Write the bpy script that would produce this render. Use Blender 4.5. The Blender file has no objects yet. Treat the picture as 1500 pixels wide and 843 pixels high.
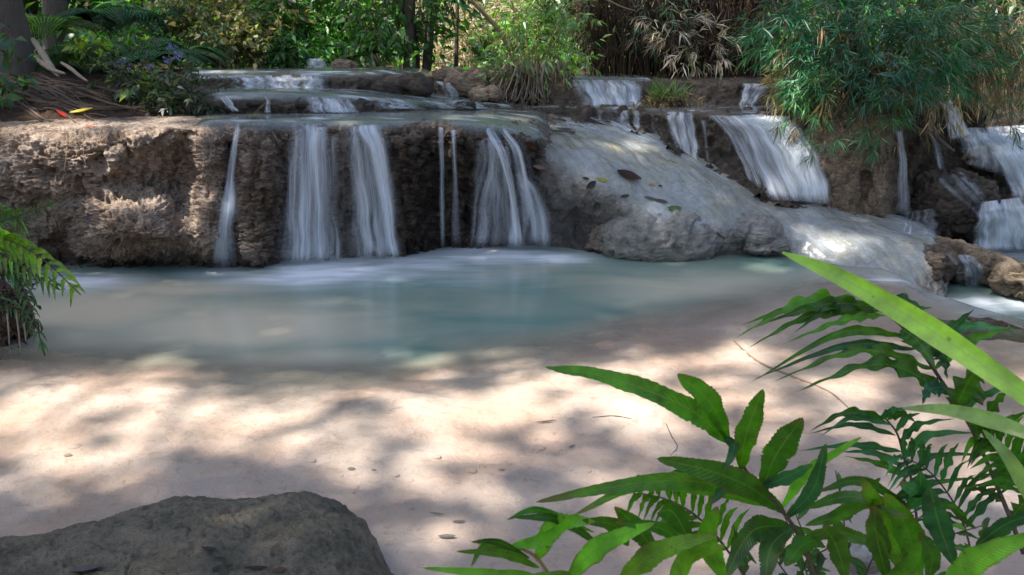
import bpy, math, random
import numpy as np
from mathutils import Vector
from mathutils.bvhtree import BVHTree

random.seed(11)
R = np.random.default_rng(11)
scene = bpy.context.scene
COL = scene.collection

# ------------------------------------------------------------------ camera
H = 1.6
FPX = 1250.0
PITCH = math.atan((421.5 - 80.0) / FPX)
cp, sp = math.cos(PITCH), math.sin(PITCH)
CAM = np.array([0.0, 0.0, H])

def ray(px, py):
    a = (px - 750.0) / FPX
    b = (421.5 - py) / FPX
    return np.array([a, cp + b * sp, -sp + b * cp])

def at(px, py, Y):
    d = ray(px, py)
    return CAM + d * (Y / d[1])

def onz(px, py, z):
    d = ray(px, py)
    return CAM + d * ((z - H) / d[2])

def project(P):
    """world points (N,3) -> photograph pixel positions (N,2); a measuring aid"""
    Q = P - CAM
    dep = Q[:, 1] * cp - Q[:, 2] * sp
    up = Q[:, 1] * sp + Q[:, 2] * cp
    dep = np.where(np.abs(dep) < 1e-4, 1e-4, dep)
    return np.stack([750 + FPX * Q[:, 0] / dep, 421.5 - FPX * up / dep], 1)

cam_data = bpy.data.cameras.new("camera")
cam = bpy.data.objects.new("camera", cam_data)
COL.objects.link(cam)
cam.location = CAM
cam.rotation_euler = (math.pi / 2 - PITCH, 0, 0)
cam_data.sensor_width = 36.0
cam_data.lens = 36.0 * FPX / 1500.0
cam_data.clip_start = 0.05
cam_data.clip_end = 500
cam_data.dof.use_dof = True
cam_data.dof.focus_distance = 5.5
cam_data.dof.aperture_fstop = 14.0
scene.camera = cam

# ------------------------------------------------------------------ noise
def _grad(ix, iy, iz, fx, fy, fz, seed):
    h = (ix.astype(np.int64) * 73856093) ^ (iy.astype(np.int64) * 19349663) ^ (iz.astype(np.int64) * 83492791) ^ (seed * 2654435761)
    h = (h ^ (h >> 13)) * 1274126177
    h = (h ^ (h >> 16)) & 0xFFFFFFFF
    a = (h & 1023) * (2 * math.pi / 1024.0)
    c = ((h >> 10) & 1023) / 511.5 - 1.0
    s = np.sqrt(np.maximum(0, 1 - c * c))
    return fx * s * np.cos(a) + fy * s * np.sin(a) + fz * c

def perlin(P, seed=0):
    P = np.asarray(P, float)
    i = np.floor(P)
    f = P - i
    u = f * f * f * (f * (f * 6 - 15) + 10)
    i = i.astype(np.int64)
    out = 0
    for dx in (0, 1):
        wx = u[:, 0] if dx else 1 - u[:, 0]
        for dy in (0, 1):
            wy = u[:, 1] if dy else 1 - u[:, 1]
            for dz in (0, 1):
                wz = u[:, 2] if dz else 1 - u[:, 2]
                out = out + wx * wy * wz * _grad(i[:, 0] + dx, i[:, 1] + dy, i[:, 2] + dz,
                                                 f[:, 0] - dx, f[:, 1] - dy, f[:, 2] - dz, seed)
    return out * 1.6

def fbm(P, octv=4, seed=0, gain=0.5):
    a, s, t = 1.0, 0, 0
    P = np.asarray(P, float)
    for o in range(octv):
        s = s + a * perlin(P * (2.03 ** o), seed + o * 7)
        t += a
        a *= gain
    return s / t

def billow(P, octv=3, seed=0):
    a, s, t = 1.0, 0, 0
    P = np.asarray(P, float)
    for o in range(octv):
        s = s + a * np.abs(perlin(P * (2.1 ** o), seed + o * 5))
        t += a
        a *= 0.5
    return s / t

def sstep(a, b, x):
    t = np.clip((np.asarray(x, float) - a) / (b - a), 0, 1)
    return t * t * (3 - 2 * t)

# ------------------------------------------------------------------ object helpers
def tag(o, label=None, cat=None, group=None, kind=None):
    if label: o["label"] = label
    if cat: o["category"] = cat
    if group: o["group"] = group
    if kind: o["kind"] = kind
    return o

def thing(name, loc, label, cat, group=None):
    o = bpy.data.objects.new(name, None)
    o.empty_display_size = 0.1
    COL.objects.link(o)
    o.location = [float(c) for c in loc]
    return tag(o, label, cat, group)

def world_loc(o):
    p = np.zeros(3)
    while o is not None:
        p += np.array(o.location)
        o = o.parent
    return p

def build(name, V, F, mats, parent=None, uv=None, attrs=None, col=None, fmat=None, smooth=True):
    """V (N,3) in world space, F (M,4) quads -> ONE mesh object (origin at its parent, or at its base)"""
    V = np.asarray(V, np.float64)
    F = np.asarray(F, np.int32)
    if parent is not None:
        off = world_loc(parent)
        loc = None
    else:
        off = np.array([V[:, 0].mean(), V[:, 1].mean(), V[:, 2].min()])
        loc = off
    me = bpy.data.meshes.new(name)
    nv, nf = len(V), len(F)
    k = F.shape[1]
    me.vertices.add(nv)
    me.vertices.foreach_set("co", (V - off).astype(np.float32).ravel())
    me.loops.add(nf * k)
    me.loops.foreach_set("vertex_index", F.ravel())
    me.polygons.add(nf)
    me.polygons.foreach_set("loop_start", np.arange(0, nf * k, k, dtype=np.int32))
    if not isinstance(mats, (list, tuple)): mats = [mats]
    for m in mats: me.materials.append(m)
    if fmat is not None:
        me.polygons.foreach_set("material_index", np.asarray(fmat, np.int32))
    me.polygons.foreach_set("use_smooth", np.full(nf, bool(smooth)))
    if uv is not None:
        l = me.uv_layers.new(name="UVMap")
        l.data.foreach_set("uv", np.asarray(uv, np.float32)[F.ravel()].ravel())
    if col is not None:
        a = me.color_attributes.new("Col", 'FLOAT_COLOR', 'POINT')
        c4 = np.ones((nv, 4), np.float32)
        c4[:, :3] = col
        a.data.foreach_set("color", c4.ravel())
    for an, av in (attrs or {}).items():
        a = me.attributes.new(an, 'FLOAT', 'POINT')
        a.data.foreach_set("value", np.asarray(av, np.float32))
    me.update(calc_edges=True)
    me.validate()
    o = bpy.data.objects.new(name, me)
    COL.objects.link(o)
    if parent is not None: o.parent = parent
    else: o.location = [float(c) for c in loc]
    return o

def grid_faces(nu, nv):
    i = np.arange(nu - 1)[:, None] * nv + np.arange(nv - 1)[None, :]
    i = i.ravel()
    return np.stack([i, i + nv, i + nv + 1, i + 1], 1)

class Bag:
    """collects pieces of one mesh"""
    def __init__(self): self.V, self.F, self.C, self.M, self.n = [], [], [], [], 0
    def add(self, V, F, C=None, m=0):
        V = np.asarray(V, float); F = np.asarray(F)
        if len(V) == 0: return
        self.V.append(V); self.F.append(F + self.n)
        c = np.zeros((len(V), 3)); c[:] = (1, 1, 1) if C is None else C
        self.C.append(c)
        self.M.append(np.full(len(F), m)); self.n += len(V)
    def out(self, name, mats, parent=None, smooth=True):
        return build(name, np.concatenate(self.V), np.concatenate(self.F), mats, parent,
                     col=np.concatenate(self.C), fmat=np.concatenate(self.M), smooth=smooth)

def frame_of(t):
    t = t / np.maximum(np.linalg.norm(t, axis=-1, keepdims=True), 1e-9)
    ref = np.where(np.abs(t[..., 2:3]) > 0.9, np.array([1.0, 0, 0]), np.array([0, 0, 1.0]))
    a = np.cross(t, ref); a /= np.maximum(np.linalg.norm(a, axis=-1, keepdims=True), 1e-9)
    return t, a, np.cross(a, t)

def smooth_path(pts, n):
    """Catmull-Rom through the given points"""
    P = np.asarray(pts, float)
    P = np.vstack([2 * P[0] - P[1], P, 2 * P[-1] - P[-2]])
    m = len(P) - 3
    s = np.linspace(0, m - 1e-6, n)
    i = s.astype(int); t = (s - i)[:, None]
    a, b, c, d = P[i], P[i + 1], P[i + 2], P[i + 3]
    return 0.5 * (2 * b + (c - a) * t + (2 * a - 5 * b + 4 * c - d) * t ** 2 + (3 * b - a - 3 * c + d) * t ** 3)

def tube(pts, rad, sides=6, rough=0.0, seed=0):
    sides += sides % 2
    P = np.asarray(pts, float); n = len(P)
    r = np.interp(np.linspace(0, 1, n), np.linspace(0, 1, len(np.atleast_1d(rad))), np.atleast_1d(rad))
    t = np.gradient(P, axis=0)
    t, a, b = frame_of(t)
    ang = np.linspace(0, 2 * np.pi, sides, endpoint=False)
    V = P[:, None] + r[:, None, None] * (np.cos(ang)[None, :, None] * a[:, None] + np.sin(ang)[None, :, None] * b[:, None])
    V = V.reshape(-1, 3)
    if rough:
        c = np.repeat(P, sides, 0)
        k = 1 + rough * fbm(V / max(r.max(), 1e-4) * 0.9, 3, seed)
        V = c + (V - c) * k[:, None]
    i = np.arange(n - 1)[:, None] * sides
    j = np.arange(sides)[None, :]
    F = np.stack([(i + j).ravel(), (i + (j + 1) % sides).ravel(), (i + sides + (j + 1) % sides).ravel(), (i + sides + j).ravel()], 1)
    e = n * sides
    V = np.vstack([V, P[-1:]])
    last = (n - 1) * sides
    cap = np.array([[last + k, last + (k + 1) % sides, e, e] for k in range(0, sides)])
    cap = np.array([[last + k, last + (k + 1) % sides, last + (k + 2) % sides, e] for k in range(0, sides, 2)]) if sides % 2 == 0 else cap[:, :4]
    return V, np.vstack([F, cap]) if sides % 2 == 0 else F

def leaves(pos, d, nrm, L, W, col, fold=0.18, droop=0.18):
    """many small folded leaves, five points and two faces each"""
    pos = np.asarray(pos, float); N = len(pos)
    d = d / np.maximum(np.linalg.norm(d, axis=1, keepdims=True), 1e-9)
    s = np.cross(d, nrm); s /= np.maximum(np.linalg.norm(s, axis=1, keepdims=True), 1e-9)
    n = np.cross(s, d)
    L = np.broadcast_to(np.asarray(L, float), (N,))[:, None]; W = np.broadcast_to(np.asarray(W, float), (N,))[:, None]
    V = np.empty((N, 5, 3))
    V[:, 0] = pos
    V[:, 1] = pos + d * L * 0.42 + s * W * 0.5 + n * W * fold
    V[:, 2] = pos + d * L - n * L * droop
    V[:, 3] = pos + d * L * 0.42 - s * W * 0.5 + n * W * fold
    V[:, 4] = pos + d * L * 0.48 + n * L * droop * 0.2
    k = np.arange(N)[:, None] * 5
    F = np.concatenate([k + np.array([[0, 1, 2, 4]]), k + np.array([[0, 4, 2, 3]])], 0)
    return V.reshape(-1, 3), F, np.repeat(col, 5, 0)

def rand_dir(n, zbias=0.0, flat=1.0):
    v = R.normal(size=(n, 3)); v[:, 2] = v[:, 2] * flat + zbias
    return v / np.linalg.norm(v, axis=1, keepdims=True)

def tints(n, base, var=0.35, hue=0.15):
    base = np.asarray(base, float)
    k = np.exp(R.normal(0, var, (n, 1)))
    h = R.normal(0, hue, (n, 1))
    c = base * k * np.concatenate([1 + h * 1.2, np.ones((n, 1)), 1 - h * 0.6], 1)
    return np.clip(c, 0.004, 0.9)

# ------------------------------------------------------------------ materials
def new_mat(name):
    m = bpy.data.materials.new(name); m.use_nodes = True
    nt = m.node_tree; nt.nodes.clear()
    out = nt.nodes.new('ShaderNodeOutputMaterial')
    return m, nt, out

def N(nt, typ, **kw):
    n = nt.nodes.new('ShaderNode' + typ)
    for k, v in kw.items():
        if k.startswith('i_'):
            key = k[2:]
            key = int(key) if key.isdigit() else key.replace('_', ' ')
            n.inputs[key].default_value = v
        else: setattr(n, k, v)
    return n

def lk(nt, a, b): nt.links.new(a, b)

def coords(nt, scale=(1, 1, 1), kind='Object', rot=(0, 0, 0)):
    if kind == 'World':
        g = N(nt, 'NewGeometry'); src = g.outputs['Position']
    else:
        tc = N(nt, 'TexCoord'); src = tc.outputs[kind]
    mp = N(nt, 'Mapping'); mp.inputs['Scale'].default_value = scale; mp.inputs['Rotation'].default_value = rot
    lk(nt, src, mp.inputs['Vector'])
    return mp.outputs['Vector']

def noise(nt, vec, scale, detail=4, rough=0.55, dist=0.0):
    n = N(nt, 'TexNoise'); n.inputs['Scale'].default_value = scale; n.inputs['Detail'].default_value = detail
    n.inputs['Roughness'].default_value = rough; n.inputs['Distortion'].default_value = dist
    lk(nt, vec, n.inputs['Vector'])
    return n.outputs['Fac']

def ramp(nt, fac, stops):
    r = N(nt, 'ValToRGB')
    els = r.color_ramp.elements
    while len(els) < len(stops): els.new(0.5)
    for e, (p, c) in zip(els, stops):
        e.position = p
        e.color = (*c, 1) if not isinstance(c, (int, float)) else (c, c, c, 1)
    lk(nt, fac, r.inputs['Fac'])
    return r.outputs['Color']

def mixc(nt, fac, a, b, mode='MIX'):
    m = N(nt, 'Mix', data_type='RGBA', blend_type=mode)
    if isinstance(fac, (int, float)): m.inputs[0].default_value = fac
    else: lk(nt, fac, m.inputs[0])
    for s, v in ((6, a), (7, b)):
        if isinstance(v, tuple): m.inputs[s].default_value = (*v, 1)
        else: lk(nt, v, m.inputs[s])
    return m.outputs[2]

def math_(nt, op, a, b=None, c=None, clamp=False):
    m = N(nt, 'Math', operation=op); m.use_clamp = clamp
    for s, v in enumerate((a, b, c)):
        if v is None: continue
        if isinstance(v, (int, float)): m.inputs[s].default_value = v
        else: lk(nt, v, m.inputs[s])
    return m.outputs[0]

def attr(nt, name):
    a = N(nt, 'Attribute'); a.attribute_name = name
    return a

def bump(nt, height, strength=0.5, dist=0.02, normal=None):
    b = N(nt, 'Bump'); b.inputs['Strength'].default_value = strength; b.inputs['Distance'].default_value = dist
    lk(nt, height, b.inputs['Height'])
    if normal is not None: lk(nt, normal, b.inputs['Normal'])
    return b.outputs['Normal']

def leaf_mat(name, trans=0.45, gloss=0.05, rough=0.4, gain=1.3):
    m, nt, out = new_mat(name)
    c = attr(nt, 'Col').outputs['Color']
    v = noise(nt, coords(nt), 14.0, 2)
    c = mixc(nt, 1.0, c, ramp(nt, v, [(0.3, 0.75 * gain), (0.7, 1.2 * gain)]), 'MULTIPLY')
    d = N(nt, 'BsdfDiffuse'); lk(nt, c, d.inputs['Color'])
    t = N(nt, 'BsdfTranslucent')
    tc = mixc(nt, 1.0, c, (1.5, 1.8, 0.45), 'MULTIPLY')
    lk(nt, tc, t.inputs['Color'])
    mx = N(nt, 'MixShader'); mx.inputs[0].default_value = trans
    lk(nt, d.outputs[0], mx.inputs[1]); lk(nt, t.outputs[0], mx.inputs[2])
    g = N(nt, 'BsdfGlossy'); g.inputs['Roughness'].default_value = rough
    mg = N(nt, 'MixShader'); mg.inputs[0].default_value = gloss
    lk(nt, mx.outputs[0], mg.inputs[1]); lk(nt, g.outputs[0], mg.inputs[2])
    lk(nt, mg.outputs[0], out.inputs[0])
    return m

def frond_mat(name, trans=0.5, gloss=0.04, rough=0.42, veins=0.22):
    """close leaf blades: midrib, side veins, blotches from the leaf's own UV"""
    m, nt, out = new_mat(name)
    c = attr(nt, 'Col').outputs['Color']
    uvn = N(nt, 'UVMap'); sx = N(nt, 'SeparateXYZ'); lk(nt, uvn.outputs[0], sx.inputs[0])
    across = math_(nt, 'ABSOLUTE', math_(nt, 'SUBTRACT', sx.outputs[0], 0.5))
    vein = math_(nt, 'SINE', math_(nt, 'MULTIPLY', math_(nt, 'ADD', math_(nt, 'MULTIPLY', sx.outputs[1], 26.0), math_(nt, 'MULTIPLY', across, -5.0)), 6.283))
    rib = math_(nt, 'LESS_THAN', across, 0.035)
    nz = noise(nt, coords(nt), 22.0, 4)
    c = mixc(nt, 1.0, c, ramp(nt, nz, [(0.28, 0.5), (0.72, 1.4)]), 'MULTIPLY')
    spot = ramp(nt, noise(nt, coords(nt), 60.0, 2), [(0.67, 0.0), (0.73, 1.0)])
    c = mixc(nt, math_(nt, 'MULTIPLY', spot, 0.7), c, (0.10, 0.07, 0.02))
    c = mixc(nt, math_(nt, 'MULTIPLY', rib, 0.3), c, (0.20, 0.30, 0.06))
    nb_ = noise(nt, coords(nt), 9.0, 5, 0.65)
    rim = math_(nt, 'MULTIPLY', ramp(nt, across, [(0.36, 0.0), (0.50, 1.0)]), ramp(nt, nb_, [(0.50, 0.0), (0.62, 0.9)]))
    tip = math_(nt, 'MULTIPLY', ramp(nt, sx.outputs[1], [(0.86, 0.0), (0.98, 1.0)]), ramp(nt, nb_, [(0.42, 0.0), (0.55, 0.9)]))
    c = mixc(nt, math_(nt, 'MAXIMUM', rim, tip), c, (0.13, 0.085, 0.03))
    c = mixc(nt, ramp(nt, noise(nt, coords(nt), 5.0, 3), [(0.5, 0.0), (0.7, 0.35)]), c, mixc(nt, 1.0, c, (1.7, 1.35, 0.8), 'MULTIPLY'))
    d = N(nt, 'BsdfDiffuse'); lk(nt, c, d.inputs['Color'])
    t = N(nt, 'BsdfTranslucent'); lk(nt, mixc(nt, 1.0, c, (1.6, 1.9, 0.35), 'MULTIPLY'), t.inputs['Color'])
    mx = N(nt, 'MixShader'); mx.inputs[0].default_value = trans
    lk(nt, d.outputs[0], mx.inputs[1]); lk(nt, t.outputs[0], mx.inputs[2])
    g = N(nt, 'BsdfGlossy'); g.inputs['Roughness'].default_value = rough
    nb = bump(nt, math_(nt, 'ADD', math_(nt, 'MULTIPLY', vein, veins), nz), 0.35, 0.004)
    for q in (d, t, g): lk(nt, nb, q.inputs['Normal'])
    mg = N(nt, 'MixShader'); mg.inputs[0].default_value = gloss
    lk(nt, mx.outputs[0], mg.inputs[1]); lk(nt, g.outputs[0], mg.inputs[2])
    lk(nt, mg.outputs[0], out.inputs[0])
    return m

def principled(nt, out, color, rough=0.6, normal=None, spec=0.5, coat=None):
    p = N(nt, 'BsdfPrincipled')
    if isinstance(color, tuple): p.inputs['Base Color'].default_value = (*color, 1)
    else: lk(nt, color, p.inputs['Base Color'])
    if isinstance(rough, (int, float)): p.inputs['Roughness'].default_value = rough
    else: lk(nt, rough, p.inputs['Roughness'])
    p.inputs['Specular IOR Level'].default_value = spec
    if normal is not None: lk(nt, normal, p.inputs['Normal'])
    lk(nt, p.outputs[0], out.inputs[0])
    return p

def wood_mat(name, a, b, sc=(1, 1, 0.25), rough=0.8):
    m, nt, out = new_mat(name)
    v = coords(nt, sc)
    n1 = noise(nt, v, 18.0, 6, 0.65, 0.6)
    c = mixc(nt, n1, a, b)
    c = mixc(nt, 1.0, c, attr(nt, 'Col').outputs['Color'], 'MULTIPLY')
    principled(nt, out, c, rough, bump(nt, n1, 0.9, 0.03))
    return m

def rock_mat(name, dry, dry2, wetc, flake=1.0, gloss_wet=0.42):
    """travertine: flaky crust, dry and wet colour by the 'wet' attribute, algae and lime patches"""
    m, nt, out = new_mat(name)
    v = coords(nt, (1, 1, 1), 'World'); vf = coords(nt, (1, 1, 3.4), 'World')
    wet = attr(nt, 'wet').outputs['Fac']
    big = noise(nt, v, 2.3, 4); med = noise(nt, v, 11.0, 5, 0.6); fl = noise(nt, vf, 26.0, 5, 0.65, 0.8)
    fine = noise(nt, v, 120.0, 3, 0.7)
    c = mixc(nt, ramp(nt, big, [(0.35, 0.0), (0.65, 1.0)]), dry, dry2)
    c = mixc(nt, 1.0, c, ramp(nt, fl, [(0.28, 0.38), (0.5, 0.95), (0.72, 1.55)]), 'MULTIPLY')
    c = mixc(nt, 1.0, c, ramp(nt, fine, [(0.3, 0.75), (0.7, 1.2)]), 'MULTIPLY')
    c = mixc(nt, ramp(nt, med, [(0.58, 0.0), (0.75, 0.55)]), c, (0.16, 0.10, 0.055))
    wetf = math_(nt, 'ADD', wet, math_(nt, 'MULTIPLY', math_(nt, 'SUBTRACT', med, 0.5), 0.9), clamp=True)
    wc = mixc(nt, 1.0, wetc, ramp(nt, fl, [(0.25, 0.5), (0.7, 1.6)]), 'MULTIPLY') if False else mixc(nt, ramp(nt, fl, [(0.3, 0.0), (0.75, 1.0)]), tuple(x * 0.5 for x in wetc), tuple(x * 1.7 for x in wetc))
    c = mixc(nt, wetf, c, wc)
    r = math_(nt, 'SUBTRACT', 0.85, math_(nt, 'MULTIPLY', wetf, 0.85 - gloss_wet))
    h = math_(nt, 'ADD', math_(nt, 'MULTIPLY', fl, 1.0), math_(nt, 'ADD', math_(nt, 'MULTIPLY', med, 0.6), math_(nt, 'MULTIPLY', fine, 0.22)))
    principled(nt, out, c, r, bump(nt, h, min(1.0, 0.9 * flake), 0.03 * flake), 0.22)
    return m
# ------------------------------------------------------------------ rock sheets
BV, BF, BN = [], [], [0]      # everything solid, for placing things on it

def remember(V, F):
    BV.append(V); BF.append(F + BN[0]); BN[0] += len(V)

def box_smooth(A, k, axis):
    for _ in range(2):
        pad = [(0, 0)] * A.ndim; pad[axis] = (k, k)
        B = np.pad(A, pad, mode='edge')
        c = np.cumsum(B, axis=axis)
        c = np.concatenate([np.zeros_like(np.take(c, [0], axis)), c], axis)
        n = A.shape[axis]; w = 2 * k + 1
        A = (np.take(c, range(w, w + n), axis) - np.take(c, range(0, n), axis)) / w
    return A

def sheet_points(stations, nu, nv, soft=0.02):
    """stations: {px: [(py, Y), ...]} all of the same length -> (nu, nv, 3) smooth surface"""
    xs = sorted(stations)
    P = np.array([[at(x, py, Y) for py, Y in stations[x]] for x in xs])
    L = np.linalg.norm(np.diff(P, axis=1), axis=2).mean(0)
    s = np.concatenate([[0], np.cumsum(L)]); s /= s[-1]
    tv = np.linspace(0, 1, nv)
    iv = np.interp(tv, s, np.arange(len(s)))
    tu = np.linspace(xs[0], xs[-1], nu)
    iu = np.interp(tu, xs, np.arange(len(xs)))
    def cr(A, idx):
        A = np.concatenate([2 * A[:1] - A[1:2], A, 2 * A[-1:] - A[-2:-1]])
        i = np.minimum(idx.astype(int), len(A) - 4); t = (idx - i).reshape((-1,) + (1,) * (A.ndim - 1))
        a, b, c, d = A[i], A[i + 1], A[i + 2], A[i + 3]
        m1, m2 = (c - a) * 0.35, (d - b) * 0.35
        return (2 * t**3 - 3 * t**2 + 1) * b + (t**3 - 2 * t**2 + t) * m1 + (-2 * t**3 + 3 * t**2) * c + (t**3 - t**2) * m2
    P = cr(P, iu)
    P = np.swapaxes(cr(np.swapaxes(P, 0, 1), iv), 0, 1)
    P = box_smooth(P, max(1, int(nu * soft)), 0)
    P = box_smooth(P, max(1, int(nv * soft)), 1)
    return P, tu

def normals(P):
    n = np.cross(np.gradient(P, axis=0), np.gradient(P, axis=1))
    return n / np.maximum(np.linalg.norm(n, axis=2, keepdims=True), 1e-9)

def flaky(V, seed, big=0.09, mid=0.04, flake=0.016, fs=1.0):
    b = fbm(V * np.array([2.2, 2.2, 2.0]), 3, seed) * big
    m = (billow(V * np.array([6.5, 6.5, 5.0]), 3, seed + 3) - 0.3) * mid * 2.2
    W = V + 0.022 * np.stack([perlin(V * 9, seed + 50), perlin(V * 9, seed + 51), perlin(V * 9, seed + 52)], 1)
    f1 = (0.38 - billow(W * np.array([6.5, 6.5, 40.0]) * fs, 2, seed + 9)) * flake * 2.4
    f2 = fbm(W * np.array([28, 28, 90.0]) * fs, 2, seed + 17) * flake * 1.0
    hole = sstep(0.28, 0.5, perlin(V * np.array([7, 7, 4.5]), seed + 31)) * mid * 2.0 + sstep(0.30, 0.5, perlin(V * np.array([19, 19, 15.0]), seed + 37)) * flake * 1.6
    return b + m + f1 + f2 - hole

def sheet(name, stations, nu, nv, mat, label, cat, seed, big=.09, mid=.04, flake=.016, soft=0.02, wetfn=None, dispw=None, kind=None, flip=False, shape=None):
    P, tu = sheet_points(stations, nu, nv, soft)
    if shape is not None: P = shape(P, tu)
    n = normals(P)
    if n[nu // 2, nv // 2, 1] > 0 and not flip: n = -n
    V = P.reshape(-1, 3)
    d = flaky(V, seed, big, mid, flake)
    if dispw is not None: d = d * dispw(P, tu).ravel()
    V = V + n.reshape(-1, 3) * d[:, None]
    F = grid_faces(nu, nv)
    wet = wetfn(V, project(V)) if wetfn is not None else np.full(len(V), 0.3)
    o = build(name, V, F, mat, attrs={'wet': np.clip(wet, 0, 1)})
    tag(o, label, cat, kind=kind)
    remember(V, F)
    return o

M = {}
M['cliff'] = rock_mat("travertine_crust", (0.56, 0.44, 0.335), (0.30, 0.215, 0.145), (0.026, 0.019, 0.013))
M['ledge'] = rock_mat("wet_ledge_rock", (0.22, 0.17, 0.12), (0.13, 0.10, 0.07), (0.028, 0.023, 0.017), 0.8)
M['column'] = rock_mat("column_rock", (0.42, 0.32, 0.21), (0.22, 0.16, 0.105), (0.055, 0.041, 0.026), 0.9, 0.4)

# pale lime slope: smooth, wet, streaked along the flow
def slope_mat(name="lime_slope"):
    m, nt, out = new_mat(name)
    wet = attr(nt, 'wet').outputs['Fac']; crust = attr(nt, 'crust').outputs['Fac']
    v = coords(nt, (1, 1, 1), 'World')
    vs = coords(nt, (0.9, 0.5, 1.2), 'World', (0, 0, 0.6))
    big = noise(nt, v, 1.7, 5, 0.6); st = noise(nt, vs, 7.0, 6, 0.6, 1.2); fine = noise(nt, v, 95.0, 3, 0.7); med = noise(nt, v, 13.0, 6, 0.65, 0.5)
    c = mixc(nt, ramp(nt, big, [(0.35, 0.0), (0.66, 1.0)]), (0.24, 0.26, 0.262), (0.29, 0.275, 0.185))
    c = mixc(nt, ramp(nt, st, [(0.45, 0.0), (0.70, 0.4)]), c, (0.42, 0.45, 0.46))
    c = mixc(nt, ramp(nt, st, [(0.28, 0.4), (0.46, 0.0)]), c, (0.17, 0.17, 0.15))
    c = mixc(nt, ramp(nt, med, [(0.55, 0.0), (0.7, 0.6)]), c, (0.17, 0.15, 0.095))
    cc = mixc(nt, ramp(nt, med, [(0.35, 0.0), (0.65, 1.0)]), (0.115, 0.10, 0.08), (0.36, 0.325, 0.27))
    c = mixc(nt, math_(nt, 'MULTIPLY', crust, ramp(nt, med, [(0.2, 0.6), (0.5, 1.0)])), c, cc)
    c = mixc(nt, 1.0, c, ramp(nt, fine, [(0.3, 0.75), (0.7, 1.2)]), 'MULTIPLY')
    c = mixc(nt, math_(nt, 'MULTIPLY', wet, 0.85), c, (0.045, 0.038, 0.03))
    r = math_(nt, 'ADD', 0.17, math_(nt, 'MULTIPLY', crust, 0.4))
    h = math_(nt, 'ADD', math_(nt, 'MULTIPLY', st, 0.5), math_(nt, 'ADD', math_(nt, 'MULTIPLY', med, math_(nt, 'ADD', 0.25, crust)), math_(nt, 'MULTIPLY', fine, math_(nt, 'ADD', 0.06, math_(nt, 'MULTIPLY', crust, 0.35)))))
    principled(nt, out, c, r, bump(nt, math_(nt, 'MULTIPLY', h, math_(nt, 'ADD', 0.42, math_(nt, 'MULTIPLY', crust, 0.75))), 0.9, 0.03), 0.6)
    return m
M['slope'] = slope_mat()

def bumps(px, spans):
    """sum of soft windows over photograph columns"""
    s = 0
    for c, w in spans: s = s + np.exp(-((px - c) / w) ** 2)
    return s

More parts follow.
